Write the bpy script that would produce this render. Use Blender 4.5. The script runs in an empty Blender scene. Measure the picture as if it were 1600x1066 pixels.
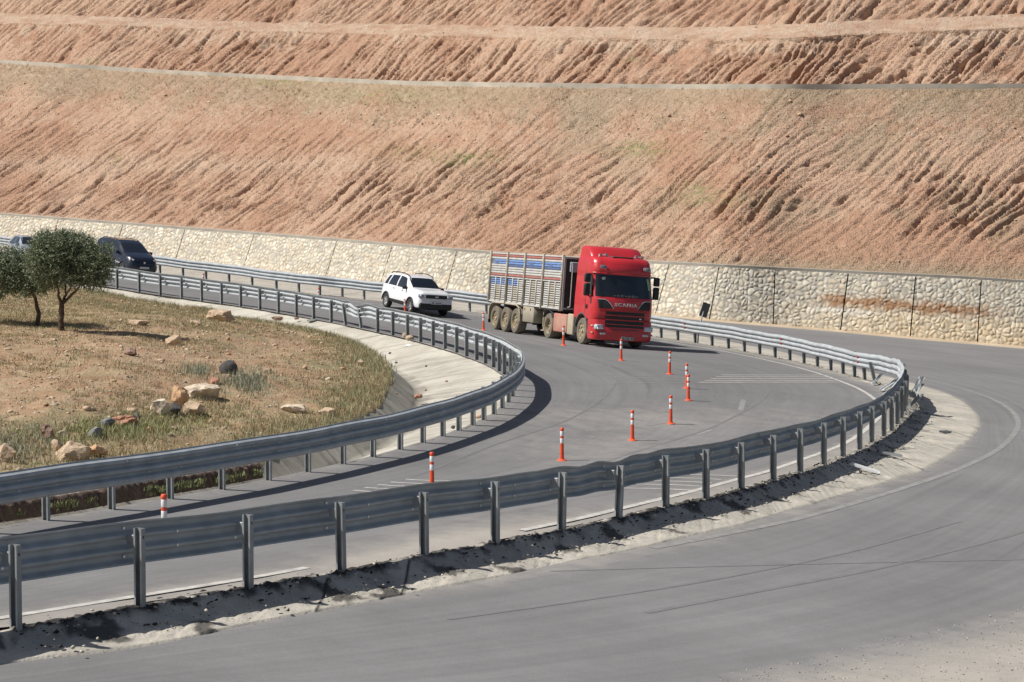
import bpy, bmesh, math, random
import numpy as np
from mathutils import Vector, Matrix
rng = np.random.default_rng(7); random.seed(7)
scn = bpy.context.scene
C = scn.collection
# ------------------------------------------------------------------ camera
F = 3200.0; CZ = 5.25; PITCH = math.atan(203/3200)
cam_d = bpy.data.cameras.new('camera'); cam = bpy.data.objects.new('camera', cam_d); C.objects.link(cam)
cam_d.sensor_width = 36; cam_d.sensor_fit = 'HORIZONTAL'; cam_d.lens = 36*F/1600; cam_d.clip_end = 2000; cam_d.clip_start = .5
cam.location = (0, 0, CZ); cam.rotation_euler = (math.pi/2-PITCH, 0, 0)
scn.camera = cam
scn.render.resolution_x = 1024; scn.render.resolution_y = 682
# ------------------------------------------------------------------ light
SUN = Vector((-.80, -.16, 1.0)).normalized()          # towards the sun
elev = math.asin(SUN.z); azim = math.atan2(SUN.x, SUN.y)
w = bpy.data.worlds.new('World'); scn.world = w; w.use_nodes = True
nt = w.node_tree; nt.nodes.clear()
sky = nt.nodes.new('ShaderNodeTexSky'); sky.sky_type = 'NISHITA'; sky.sun_disc = False
sky.sun_elevation = elev; sky.sun_rotation = azim
sky.air_density = 1.0; sky.dust_density = 2.0
bg = nt.nodes.new('ShaderNodeBackground'); bg.inputs['Strength'].default_value = .054
wo = nt.nodes.new('ShaderNodeOutputWorld'); nt.links.new(sky.outputs[0], bg.inputs[0]); nt.links.new(bg.outputs[0], wo.inputs[0])
sl = bpy.data.lights.new('sun', 'SUN'); sl.energy = 4.6; sl.angle = math.radians(.55); sl.color = (1, .955, .89)
so = bpy.data.objects.new('sun', sl); C.objects.link(so); so.rotation_euler = SUN.to_track_quat('Z', 'Y').to_euler(); so.location = (-30, -30, 60)
scn.view_settings.view_transform = 'Standard'; scn.view_settings.look = 'None'; scn.view_settings.gamma = 1
scn.view_settings.exposure = 0.15
# ------------------------------------------------------------------ pixel <-> world
PA, PB, PC = -54.5, -.0166, .205
_n = np.array([PB*F, PC*F, PA+800*PB+533*PC])          # n . (right, down, forward) = F
ct, st = math.cos(PITCH), math.sin(PITCH)
def c2w(X, Y, Z): return np.array([X, Z*ct-Y*st, CZ-Z*st-Y*ct])
_nw = np.array([_n[0], _n[2]*ct-_n[1]*st, -_n[2]*st-_n[1]*ct])
GX = -_nw[0]/_nw[2]; GY = -_nw[1]/_nw[2]; GZ0 = CZ+F/_nw[2]
def corr(X, Y):
    e = (X+4.28)*(-.872)+(Y-23.6)*.49                      # the inside of the bend lies lower: superelevation
    q = np.clip(e/7.5, 0, 1); r = np.clip((64-Y)/22, 0, 1)
    return -.29*np.exp(-((X-.3)**2+(Y-88.2)**2)/(2*4.2**2))-.80*q*q*(3-2*q)*r*r*(3-2*r)
def zP(X, Y): return GZ0+GX*X+GY*Y+corr(X, Y)
def pix(x, y, h=0.0):
    """where the line of sight through photo pixel (x, y) meets the road surface raised by h"""
    d = c2w((x-800)/F, (y-533)/F, 1.0)-np.array([0, 0, CZ])
    t = 80.0
    X = Y = 0; cc = 0
    for _ in range(32):
        t = (GZ0+cc+h-CZ)/(d[2]-GX*d[0]-GY*d[1])
        X, Y = d[0]*t, d[1]*t; cc = corr(X, Y)
    return np.array([X, Y, CZ+d[2]*t])
def proj(p):
    X, Y, Z = p[0], p[1], p[2]-CZ
    zf = Y*ct-Z*st; yd = -(Y*st+Z*ct)
    return 800+F*X/zf, 533+F*yd/zf
def curve(pts, h=0.0): return np.array([pix(x, y, h) for x, y in pts])
def resample(P, n=None, step=None):
    """Catmull-Rom then even arclength"""
    P = np.asarray(P, float); Q = []
    E = np.vstack([2*P[0]-P[1], P, 2*P[-1]-P[-2]])
    for i in range(1, len(E)-2):
        p0, p1, p2, p3 = E[i-1], E[i], E[i+1], E[i+2]
        for t in np.linspace(0, 1, 12, endpoint=False):
            Q.append(.5*((2*p1)+(-p0+p2)*t+(2*p0-5*p1+4*p2-p3)*t*t+(-p0+3*p1-3*p2+p3)*t**3))
    Q.append(P[-1]); Q = np.array(Q)
    L = np.concatenate([[0], np.cumsum(np.linalg.norm(np.diff(Q[:, :2], axis=0), axis=1))])
    if step: n = max(2, int(round(L[-1]/step))+1)
    s = np.linspace(0, L[-1], n)
    return np.stack([np.interp(s, L, Q[:, k]) for k in range(Q.shape[1])], 1)
def smooth(P, k):
    P = P.copy()
    for _ in range(k): P[1:-1] = .25*P[:-2]+.5*P[1:-1]+.25*P[2:]
    return P
def normals2(P):
    T = np.gradient(P[:, :2], axis=0); T /= np.linalg.norm(T, axis=1)[:, None]+1e-9
    return T, np.stack([T[:, 1], -T[:, 0]], 1)          # tangent, right-hand normal
# ------------------------------------------------------------------ noise
def _h(ix, iy, seed):
    n = (ix.astype(np.int64)*374761393+iy.astype(np.int64)*668265263+seed*974634777) & 0x7fffffff
    n = ((n ^ (n >> 13))*1274126177) & 0x7fffffff
    return ((n ^ (n >> 16)) & 0xffffff)/float(0xffffff)
def pn(x, y, seed=0):
    x = np.asarray(x, float); y = np.asarray(y, float)
    x, y = np.broadcast_arrays(x, y)
    ix, iy = np.floor(x), np.floor(y); fx, fy = x-ix, y-iy
    u = fx*fx*fx*(fx*(fx*6-15)+10); v = fy*fy*fy*(fy*(fy*6-15)+10)
    def g(dx, dy):
        a = _h(ix+dx, iy+dy, seed)*2*math.pi
        return np.cos(a)*(fx-dx)+np.sin(a)*(fy-dy)
    return 1.4*((g(0, 0)*(1-u)+g(1, 0)*u)*(1-v)+(g(0, 1)*(1-u)+g(1, 1)*u)*v)
def fbm(x, y, o=4, seed=0):
    r = 0; a = 1
    for i in range(o): r = r+a*pn(x*2**i, y*2**i, seed+i*17); a *= .5
    return r
def sstep(a, b, x):
    t = np.clip((x-a)/(b-a), 0, 1); return t*t*(3-2*t)
def voro(x, y, seed=0):
    ix, iy = np.floor(x), np.floor(y)
    F1 = np.full(x.shape, 9.); F2 = np.full(x.shape, 9.); idv = np.zeros(x.shape)
    for dx in (-1, 0, 1):
        for dy in (-1, 0, 1):
            cx, cy = ix+dx, iy+dy
            px_ = cx+.5+.8*(_h(cx, cy, seed)-.5); py_ = cy+.5+.8*(_h(cx, cy, seed+5)-.5)
            d = np.hypot(x-px_, y-py_); r = _h(cx, cy, seed+9)
            nearer = d < F1
            F2 = np.where(nearer, F1, np.minimum(F2, d)); idv = np.where(nearer, r, idv); F1 = np.where(nearer, d, F1)
    return F1, F2-F1, idv
# ------------------------------------------------------------------ materials
def new_mat(name):
    m = bpy.data.materials.new(name); m.use_nodes = True
    return m, m.node_tree, m.node_tree.nodes['Principled BSDF']
def mat(name, col, rough=.6, metal=0.0, var=.12, scale=6.0, bump=0.0, bscale=40.0, dirt=None, coat=0.0, emis=None):
    m, t, b = new_mat(name); N, L = t.nodes, t.links
    tc = N.new('ShaderNodeTexCoord')
    nz = N.new('ShaderNodeTexNoise'); nz.inputs['Scale'].default_value = scale; nz.inputs['Detail'].default_value = 5
    L.new(tc.outputs['Object'], nz.inputs['Vector'])
    rp = N.new('ShaderNodeValToRGB')
    c = np.array(col); lo = np.clip(c*(1-var), 0, 1); hi = np.clip(c*(1+var), 0, 1)
    rp.color_ramp.elements[0].position = .3; rp.color_ramp.elements[1].position = .7
    rp.color_ramp.elements[0].color = (*lo, 1); rp.color_ramp.elements[1].color = (*hi, 1)
    L.new(nz.outputs['Fac'], rp.inputs['Fac'])
    out = rp.outputs['Color']
    if dirt is not None:                                   # dirt = (colour, amount): patchy dust
        n2 = N.new('ShaderNodeTexNoise'); n2.inputs['Scale'].default_value = 2.3; n2.inputs['Detail'].default_value = 7
        L.new(tc.outputs['Object'], n2.inputs['Vector'])
        mr = N.new('ShaderNodeMapRange'); mr.inputs[1].default_value = .35; mr.inputs[2].default_value = .7
        mr.inputs[3].default_value = dirt[1]*.35; mr.inputs[4].default_value = dirt[1]
        L.new(n2.outputs['Fac'], mr.inputs[0])
        mx = N.new('ShaderNodeMix'); mx.data_type = 'RGBA'; mx.inputs[7].default_value = (*dirt[0], 1)
        L.new(mr.outputs[0], mx.inputs[0]); L.new(out, mx.inputs[6]); out = mx.outputs[2]
    L.new(out, b.inputs['Base Color'])
    b.inputs['Roughness'].default_value = rough; b.inputs['Metallic'].default_value = metal
    b.inputs['Coat Weight'].default_value = coat
    if bump:
        n3 = N.new('ShaderNodeTexNoise'); n3.inputs['Scale'].default_value = bscale; n3.inputs['Detail'].default_value = 4
        L.new(tc.outputs['Object'], n3.inputs['Vector'])
        bp = N.new('ShaderNodeBump'); bp.inputs['Strength'].default_value = bump; bp.inputs['Distance'].default_value = .02
        L.new(n3.outputs['Fac'], bp.inputs['Height']); L.new(bp.outputs[0], b.inputs['Normal'])
    return m
def attr_mat(name, rough=.95, nscale=9.0, nvar=.18, bump=.3, bscale=30, bdist=.03, spec=.2):
    """colour from the mesh attribute 'col', broken up by procedural noise"""
    m, t, b = new_mat(name); N, L = t.nodes, t.links
    at = N.new('ShaderNodeAttribute'); at.attribute_name = 'col'
    tc = N.new('ShaderNodeTexCoord')
    nz = N.new('ShaderNodeTexNoise'); nz.inputs['Scale'].default_value = nscale; nz.inputs['Detail'].default_value = 8; nz.inputs['Roughness'].default_value = .7
    L.new(tc.outputs['Object'], nz.inputs['Vector'])
    mr = N.new('ShaderNodeMapRange'); mr.inputs[1].default_value = .3; mr.inputs[2].default_value = .7
    mr.inputs[3].default_value = 1-nvar; mr.inputs[4].default_value = 1+nvar
    L.new(nz.outputs['Fac'], mr.inputs[0])
    vm = N.new('ShaderNodeVectorMath'); vm.operation = 'SCALE'
    L.new(at.outputs['Color'], vm.inputs[0]); L.new(mr.outputs[0], vm.inputs['Scale'])
    L.new(vm.outputs[0], b.inputs['Base Color'])
    b.inputs['Roughness'].default_value = rough; b.inputs['Specular IOR Level'].default_value = spec
    if bump:
        n3 = N.new('ShaderNodeTexNoise'); n3.inputs['Scale'].default_value = bscale; n3.inputs['Detail'].default_value = 6
        L.new(tc.outputs['Object'], n3.inputs['Vector'])
        bp = N.new('ShaderNodeBump'); bp.inputs['Strength'].default_value = bump; bp.inputs['Distance'].default_value = bdist
        L.new(n3.outputs['Fac'], bp.inputs['Height']); L.new(bp.outputs[0], b.inputs['Normal'])
    return m
# ------------------------------------------------------------------ object helpers
def tag(o, label=None, cat=None, group=None, kind=None):
    if label: o['label'] = label
    if cat: o['category'] = cat
    if group: o['group'] = group
    if kind: o['kind'] = kind
    return o
def empty(name, label, cat, loc=(0, 0, 0), group=None, matrix=None):
    o = bpy.data.objects.new(name, None); C.objects.link(o); o.empty_display_size = .3
    if matrix is not None: o.matrix_world = matrix
    else: o.location = loc
    return tag(o, label, cat, group)
def link(name, me, m, parent=None, smooth_angle=None):
    o = bpy.data.objects.new(name, me); C.objects.link(o)
    if m is not None: me.materials.append(m)
    if parent is not None: o.parent = parent
    if smooth_angle is not None:
        me.polygons.foreach_set('use_smooth', [True]*len(me.polygons))
        if smooth_angle < 180: me.set_sharp_from_angle(angle=math.radians(smooth_angle))
    return o
def mesh_np(name, V, Fq, col=None, uv=None):
    """V (n,3); Fq (m,k) equal-size faces; col (n,3) vertex colour; uv (n,2)"""
    V = np.asarray(V, np.float32); Fq = np.asarray(Fq, np.int32)
    me = bpy.data.meshes.new(name); k = Fq.shape[1]
    me.vertices.add(len(V)); me.vertices.foreach_set('co', V.ravel())
    me.loops.add(Fq.size); me.loops.foreach_set('vertex_index', Fq.ravel())
    me.polygons.add(len(Fq)); me.polygons.foreach_set('loop_start', np.arange(0, Fq.size, k, dtype=np.int32))
    me.update(calc_edges=True)
    if col is not None:
        a = me.color_attributes.new('col', 'FLOAT_COLOR', 'POINT')
        a.data.foreach_set('color', np.hstack([np.clip(col, 0, 1), np.ones((len(V), 1))]).astype(np.float32).ravel())
    if uv is not None:
        l = me.uv_layers.new(name='UVMap'); l.data.foreach_set('uv', np.asarray(uv, np.float32)[Fq.ravel()].ravel())
    me.validate()
    return me
def gridF(nr, nc):
    i = np.arange(nr-1)[:, None]*nc+np.arange(nc-1)[None]
    i = i.ravel(); return np.stack([i, i+1, i+nc+1, i+nc], 1)
class MB:
    def __init__(s): s.v = []; s.f = []
    def add(s, vs, fs):
        o = len(s.v); s.v += [tuple(map(float, p)) for p in vs]; s.f += [tuple(o+i for i in f) for f in fs]; return s
    def box(s, c, d, R=None, taper=1.0):
        x, y, z = [k/2 for k in d]; vs = []
        for k in (-1, 1):
            q = taper if k > 0 else 1
            for a, b in ((-1, -1), (1, -1), (1, 1), (-1, 1)): vs.append(Vector((a*x*q, b*y*q, k*z)))
        if R is not None: vs = [R @ p for p in vs]
        vs = [p+Vector(c) for p in vs]
        return s.add(vs, [(3, 2, 1, 0), (4, 5, 6, 7), (0, 1, 5, 4), (1, 2, 6, 5), (2, 3, 7, 6), (3, 0, 4, 7)])
    def rbox(s, c, d, r=.03, seg=2, R=None):
        bm = bmesh.new(); bmesh.ops.create_cube(bm, size=1)
        for v in bm.verts: v.co = Vector((v.co.x*d[0], v.co.y*d[1], v.co.z*d[2]))
        bmesh.ops.bevel(bm, geom=list(bm.edges), offset=r, segments=seg, affect='EDGES', profile=.5)
        bm.verts.index_update()
        vs = [(R @ v.co if R is not None else v.co)+Vector(c) for v in bm.verts]
        fs = [[v.index for v in f.verts] for f in bm.faces]; bm.free()
        return s.add(vs, fs)
    def cyl(s, a, b, r0, r1=None, n=16, cap=True):
        a, b = Vector(a), Vector(b); r1 = r0 if r1 is None else r1
        q = (b-a).normalized().to_track_quat('Z', 'Y'); vs = []
        for p, r in ((a, r0), (b, r1)):
            for i in range(n):
                t = 2*math.pi*i/n; vs.append(p+q @ Vector((r*math.cos(t), r*math.sin(t), 0)))
        fs = [(i, (i+1) % n, n+(i+1) % n, n+i) for i in range(n)]
        if cap: fs += [tuple(range(n))[::-1], tuple(range(n, 2*n))]
        return s.add(vs, fs)
    def tube(s, pts, r, n=8):
        rr = r if hasattr(r, '__len__') else [r]*len(pts)
        for i in range(len(pts)-1): s.cyl(pts[i], pts[i+1], rr[i], rr[i+1], n)
        return s
    def lathe(s, c, prof, axis='Z', n=24):
        """prof [(radius, height)]; closed by caller"""
        vs = []; fs = []; c = Vector(c)
        for r, h in prof:
            for i in range(n):
                t = 2*math.pi*i/n
                p = Vector((r*math.cos(t), r*math.sin(t), h)) if axis == 'Z' else Vector((r*math.cos(t), h, r*math.sin(t)))
                vs.append(c+p)
        for k in range(len(prof)-1):
            for i in range(n): fs.append((k*n+i, k*n+(i+1) % n, (k+1)*n+(i+1) % n, (k+1)*n+i))
        return s.add(vs, fs)
    def grid(s, G, closed=False):
        G = np.asarray(G); nr, nc = G.shape[:2]
        return s.add(G.reshape(-1, 3), [tuple(f) for f in gridF(nr, nc)])
    def build(s, name, m, parent=None, smooth_angle=None):
        me = bpy.data.meshes.new(name); me.from_pydata(s.v, [], s.f); me.update()
        bm = bmesh.new(); bm.from_mesh(me); bmesh.ops.recalc_face_normals(bm, faces=bm.faces); bm.to_mesh(me); bm.free()
        return link(name, me, m, parent, smooth_angle)
def pts_in_poly(X, Y, poly):
    ins = np.zeros(X.shape, bool); n = len(poly)
    for i in range(n):
        x1, y1 = poly[i]; x2, y2 = poly[(i+1) % n]
        if y1 == y2: continue
        ins ^= ((y1 > Y) != (y2 > Y)) & (X < (x2-x1)*(Y-y1)/(y2-y1)+x1)
    return ins
def dist_poly(X, Y, poly, closed=True):
    D = np.full(X.shape, 1e9); n = len(poly)
    for i in range(n if closed else n-1):
        ax, ay = poly[i]; bx, by = poly[(i+1) % n]; dx, dy = bx-ax, by-ay
        t = np.clip(((X-ax)*dx+(Y-ay)*dy)/(dx*dx+dy*dy+1e-12), 0, 1)
        D = np.minimum(D, np.hypot(X-ax-t*dx, Y-ay-t*dy))
    return D
# ------------------------------------------------------------------ measured guide lines (photo pixels)
OUT_NEAR = [(25, 982), (219, 947), (388, 918), (534, 893), (663, 868), (774, 848), (877, 829), (965, 810), (1040, 793), (1103, 780),
            (1158, 766), (1208, 751), (1250, 738), (1287, 726), (1317, 714), (1343, 703), (1362, 692), (1381, 682), (1393, 673), (1402, 663), (1409, 653), (1414, 643)]
OUT_TIP = [(1416.5, 633), (1413, 622), (1403, 611), (1388, 604), (1371, 599)]
OUT_FAR = [(1352, 594), (1335, 589), (1317, 584), (1298, 579), (1277, 573.5), (1256, 568), (1234, 563.5), (1211, 559), (1187, 554), (1163, 549.4), (1138, 545),
           (1112.5, 540.6), (1086, 536), (1059, 532), (1033, 528), (1006, 523.5), (980, 519), (953, 515), (925, 511), (897, 507.5), (868, 504), (840, 500.5), (812, 497), (786, 493.5), (760, 490.5), (734, 487), (704, 483),
           (671, 479.5), (637, 475.5), (603, 472), (569, 468), (535, 464), (500, 460.5), (467, 456.5), (432, 452), (394, 446.5), (358, 441.5), (322, 437), (286, 432), (250, 427), (214, 422), (178, 417), (142, 412), (106, 407), (70, 402), (34, 397), (-2, 392), (-38, 387), (-74, 382)]
OUT = [(-235, 1026)]+OUT_NEAR+OUT_TIP+OUT_FAR
INN_NEAR = [(-310, 878), (-165, 854), (-40, 833), (72, 813), (174.5, 796), (266, 779.5), (347, 765), (419.5, 750.5), (481, 737.7), (536, 725), (583, 714.2), (625.6, 702.8), (661, 692), (692, 682), (717, 673), (739, 664.5),
            (756, 656.5), (772, 647.5), (785, 638), (795, 629), (801.5, 619.5), (804, 610)]
INN_FAR = [(803, 601), (798, 592.5), (788, 585), (780, 580), (771, 574), (758.4, 568), (744.7, 562.4), (729, 556.8), (713.4, 551), (695.4, 545.5), (676.7, 540), (657, 534.5), (636.6, 529), (613.7, 523.8), (590, 518.8), (566, 513.6),
           (541.6, 508.4), (517.6, 503.4), (490, 498.2), (463, 493.4), (435, 488.6), (406, 483.6), (376, 478.8), (346, 474.4), (315, 470), (283.6, 465.4), (250.4, 461), (217.5, 456.2), (183, 450.5), (150, 445.5), (115, 440.5), (80, 435.5), (45, 430.5), (10, 425.5), (-30, 420), (-70, 414.5)]
INN = INN_NEAR+INN_FAR
outP = curve(OUT); innP = curve(INN)
H_OUT = -.20                                               # the outer carriageway lies a little lower
# ------------------------------------------------------------------ asphalt material
def asphalt(name, base, dustcol, edge_dust):
    m, t, b = new_mat(name); N, L = t.nodes, t.links
    uv = N.new('ShaderNodeUVMap'); uv.uv_map = 'UVMap'
    tc = N.new('ShaderNodeTexCoord')
    def noise(vec, scale, detail, sx=1, sy=1, rough=.6):
        mp = N.new('ShaderNodeMapping'); mp.inputs['Scale'].default_value = (sx, sy, 1)
        L.new(vec, mp.inputs['Vector'])
        n = N.new('ShaderNodeTexNoise'); n.inputs['Scale'].default_value = scale; n.inputs['Detail'].default_value = detail; n.inputs['Roughness'].default_value = rough
        L.new(mp.outputs[0], n.inputs['Vector']); return n.outputs['Fac']
    def mr(v, a, b_, c, d):
        r = N.new('ShaderNodeMapRange'); r.inputs[1].default_value = a; r.inputs[2].default_value = b_; r.inputs[3].default_value = c; r.inputs[4].default_value = d
        L.new(v, r.inputs[0]); return r.outputs[0]
    def mul(a, b_):
        q = N.new('ShaderNodeMath'); q.operation = 'MULTIPLY'; L.new(a, q.inputs[0])
        if isinstance(b_, float): q.inputs[1].default_value = b_
        else: L.new(b_, q.inputs[1])
        return q.outputs[0]
    st_ = mr(noise(uv.outputs[0], 1.6, 5, 1, .035), .3, .7, .92, 1.07)       # streaks along the wheel tracks
    st2 = mr(noise(uv.outputs[0], 5.5, 3, 1, .02), .35, .75, .93, 1.07)
    pa = mr(noise(tc.outputs['Object'], .22, 6), .3, .7, .88, 1.12)
    gr = mr(noise(tc.outputs['Object'], 30, 3, rough=.8), .3, .7, .90, 1.10)
    sk = mr(noise(uv.outputs[0], 2.6, 2, 1, .012), .64, .70, 1.0, .88)        # dark skid marks
    mo = mr(noise(tc.outputs['Object'], 2.2, 8, rough=.75), .3, .7, .93, 1.07)
    k = mul(mul(mul(mul(mul(st_, st2), pa), gr), sk), mo)
    at = N.new('ShaderNodeAttribute'); at.attribute_name = 'col'              # r: dust amount
    sp = N.new('ShaderNodeSeparateColor'); L.new(at.outputs['Color'], sp.inputs[0])
    vm = N.new('ShaderNodeVectorMath'); vm.operation = 'SCALE'; vm.inputs[0].default_value = base; L.new(k, vm.inputs['Scale'])
    dn = mr(noise(tc.outputs['Object'], 1.5, 7, rough=.7), .3, .7, -.25, .25)
    ad = N.new('ShaderNodeMath'); ad.operation = 'ADD'; ad.use_clamp = True; L.new(sp.outputs[0], ad.inputs[0])
    dm = mul(dn, mr(sp.outputs[0], 0, .15, 0, 1)); L.new(dm, ad.inputs[1])
    dc = N.new('ShaderNodeVectorMath'); dc.operation = 'SCALE'; dc.inputs[0].default_value = dustcol; L.new(gr, dc.inputs['Scale'])
    mx = N.new('ShaderNodeMix'); mx.data_type = 'RGBA'; L.new(ad.outputs[0], mx.inputs[0]); L.new(vm.outputs[0], mx.inputs[6]); L.new(dc.outputs[0], mx.inputs[7])
    L.new(mx.outputs[2], b.inputs['Base Color'])
    b.inputs['Roughness'].default_value = .82; b.inputs['Specular IOR Level'].default_value = .3
    bp = N.new('ShaderNodeBump'); bp.inputs['Strength'].default_value = .35; bp.inputs['Distance'].default_value = .008
    n3 = N.new('ShaderNodeTexNoise'); n3.inputs['Scale'].default_value = 60; L.new(tc.outputs['Object'], n3.inputs['Vector'])
    L.new(n3.outputs['Fac'], bp.inputs['Height']); L.new(bp.outputs[0], b.inputs['Normal'])
    return m
M_in = asphalt('asphalt_inner', (.192, .189, .190), (.40, .37, .33), 1)
M_out = asphalt('asphalt_outer', (.208, .205, .206), (.42, .385, .34), 1)
# ------------------------------------------------------------------ inner carriageway
def split_resample(P, tip, na, nb):
    a = resample(P[:tip+1], n=na); b = resample(P[tip:], n=nb); return np.vstack([a, b[1:]])
tipO = 1+len(OUT_NEAR)+1; tipI = len(INN_NEAR)-1
NA, NB = 260, 260
oL = split_resample(outP, tipO, NA, NB); iL = split_resample(innP, tipI, NA, NB)
To, No = normals2(oL); Ti, Ni = normals2(iL)
ragO = -.13+.12*fbm(np.arange(len(oL))*.16, 3.3, 3, 5); ragI = .10+.02*fbm(np.arange(len(iL))*.3, 7.7, 2, 8)
oE = oL[:, :2]+No*ragO[:, None]; iE = iL[:, :2]-Ni*ragI[:, None]
M = 26; rows = []
for j in range(M):
    f = j/(M-1); rows.append(iE*(1-f)+oE*f)
R_ = np.array(rows)                                        # M, n, 2
X, Y = R_[..., 0], R_[..., 1]; Z = zP(X, Y)
Z[-1] -= .02
edge = np.array([j/(M-1) for j in range(M)])[:, None]*np.ones(X.shape[1])
wid = np.linalg.norm(oE-iE, axis=1); dO = (1-edge)*wid; dI = edge*wid
along = np.concatenate([[0], np.cumsum(np.linalg.norm(np.diff((oE+iE)/2, axis=0), axis=1))])
pxx, pyy = proj((X, Y, Z))
dust = .75*sstep(.9, .0, dO)+.20*sstep(.5, .0, dI)
dust += .62*np.exp(-((pxx-690)/170)**2-((pyy-846+(.19*(pxx-690)))/24)**2)*sstep(5, 0, dO)    # wash of dust by the near rail
dust += .30*np.exp(-((pxx-1000)/260)**2-((pyy-652)/16)**2)
dust += .22*np.exp(-((pxx-940)/180)**2-((pyy-700)/26)**2)
uv = np.stack([edge*wid.mean(), np.broadcast_to(along, X.shape)], -1)
me = mesh_np('inner_road', np.stack([X, Y, Z], -1).reshape(-1, 3), gridF(*X.shape)[:, ::-1], np.stack([dust]*3, -1).reshape(-1, 3), uv.reshape(-1, 2))
tag(link('inner_road', me, M_in, None, 180), 'grey asphalt hairpin road used by the red truck', 'road', None, 'structure')
# broken asphalt lip along the outer rail
tar = mat('broken_asphalt', (.05, .046, .042), .9, 0, .5, 14, .8, 30)
# ------------------------------------------------------------------ outer carriageway
EO = [(-420, 1110), (-180, 1070), (0, 1037), (225, 1009), (413, 971), (600, 936), (881, 881), (1035, 848), (1196, 809), (1350, 764), (1437, 736), (1500, 701), (1534, 666), (1528, 648), (1504, 626), (1455, 607), (1415, 596),
      (1370, 584), (1300, 567), (1230, 552), (1150, 536), (1085, 524), (1000, 510), (900, 496), (800, 482), (700, 470), (550, 451), (400, 431), (250, 412), (100, 391), (-80, 368)]
eoP = curve(EO, H_OUT)
tE = 12
eL = split_resample(eoP, tE, 300, 300)
WALLB = [(-640, 309), (-450, 329), (-260, 350), (-100, 368), (0, 378), (270, 407), (400, 422), (550, 440), (700, 457.5), (900, 478), (1100, 500), (1250, 512.5), (1400, 526), (1600, 543), (1760, 556), (1950, 571), (2200, 590)]
wallB = resample(curve(WALLB, H_OUT), n=400)
Tw, Nw = normals2(wallB)                                   # right-hand normal: towards the road
vergeW = .9+.35*pn(np.arange(400)*.07, 1.5, 3)
wE = wallB[:, :2]+Nw*vergeW[:, None]
farW = wE[::-1]                                            # from right to left
nearW = np.array([(-30, -14), (-16, -7), (-4, 0), (6, 6), (16, 15), (27, 27), (38, 42), (46, 58), (52, 76)], float)
endpt = farW[0]
a = resample(np.vstack([nearW, endpt]), n=300); b_ = resample(farW[::6], n=300)
wO = np.vstack([a, b_[1:]])
M = 44; n_ = len(eL)
fr = (np.linspace(0, 1, M)**1.3)
Te, Ne = normals2(eL)
eR = eL[:, :2]-Ne*.35
X = eR[None, :, 0]*(1-fr[:, None])+wO[None, :, 0]*fr[:, None]; Y = eR[None, :, 1]*(1-fr[:, None])+wO[None, :, 1]*fr[:, None]
Z = zP(X, Y)+H_OUT
wid = np.hypot(X[-1]-X[0], Y[-1]-Y[0]); d0 = fr[:, None]*wid[None]; d1 = (1-fr[:, None])*wid[None]
along = np.concatenate([[0], np.cumsum(np.linalg.norm(np.diff(eR, axis=0), axis=1))])
pxx, pyy = proj((X, Y, Z))
gravel = sstep(-30, 60, pyy-(1066-(pxx-1150)*.225))*sstep(1000, 1250, pxx)*(pyy > 900)*(Y > 8)
dust = .6*sstep(1.2, .3, d0)*(.6+.4*pn(along*.8, 0, 2))[None]*sstep(0, .3, d0)+.9*sstep(.8, 0, d1)*(np.arange(n_) > 300)[None]+.95*gravel
uv = np.stack([d0, np.broadcast_to(along, X.shape)], -1)
me = mesh_np('outer_road', np.stack([X, Y, Z], -1).reshape(-1, 3), gridF(*X.shape), np.stack([dust]*3, -1).reshape(-1, 3), uv.reshape(-1, 2))
tag(link('outer_road', me, M_out, None, 180), 'empty grey asphalt road wrapping round the outside of the guardrail', 'road', None, 'structure')
# ------------------------------------------------------------------ base terrain under everything
base_m = mat('earth', (.36, .25, .18), .95, 0, .25, .5, .5, 4)
g = np.linspace(-1, 1, 60); gx, gy = np.meshgrid(np.sign(g)*np.abs(g)**1.6*420, np.sign(g)*np.abs(g)**1.6*420+60)
me = mesh_np('ground', np.stack([gx, gy, GZ0+GX*gx+GY*gy-1.5], -1).reshape(-1, 3), gridF(60, 60))
tag(link('ground', me, base_m), 'brown earth under and around the road bend', 'ground', None, 'structure')
# ------------------------------------------------------------------ sandy shoulder between outer rail and outer road
M_sand = attr_mat('sandy_concrete', .95, 6, .14, .5, 22, .03)
n_ = 1500
oS = resample(np.vstack([oL[:NA], oL[NA:]]), n=n_); eS0 = resample(eL[:, :], n=n_)
# match by tip
def tipsplit(L, tip_idx, n): return split_resample(L, tip_idx, n//2, n//2+1)
oS = split_resample(oL, NA-1, 750, 751); eS = split_resample(eL, 299, 750, 751)
To, No = normals2(oS); n_ = len(oS)
ragS = np.interp(np.linspace(0, 1, n_), np.linspace(0, 1, len(ragO)), ragO)
M = 34; fr = np.linspace(0, 1, M)**1.15
Tt, Nt = normals2(eS)
S0 = oS[:, :2]-No*.45; S1 = eS[:, :2]+Nt*(.05+.07*fbm(np.arange(n_)*.02, 9.1, 5, 6))[:, None]
X = S0[None, :, 0]*(1-fr[:, None])+S1[None, :, 0]*fr[:, None]; Y = S0[None, :, 1]*(1-fr[:, None])+S1[None, :, 1]*fr[:, None]
wid = np.hypot(S1[:, 0]-S0[:, 0], S1[:, 1]-S0[:, 1]); ds = fr[:, None]*wid[None]-.45        # distance outward of the post line
_dl = dist_poly(X, Y, [tuple(p) for p in oS[::4, :2]], False); ds = np.where(ds < -.02, -_dl, _dl)
alS = np.concatenate([[0], np.cumsum(np.linalg.norm(np.diff(oS[:, :2], axis=0), axis=1))])
AL = np.broadcast_to(alS, X.shape)
dw = np.maximum(ds[-1], .35)[None]
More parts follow.
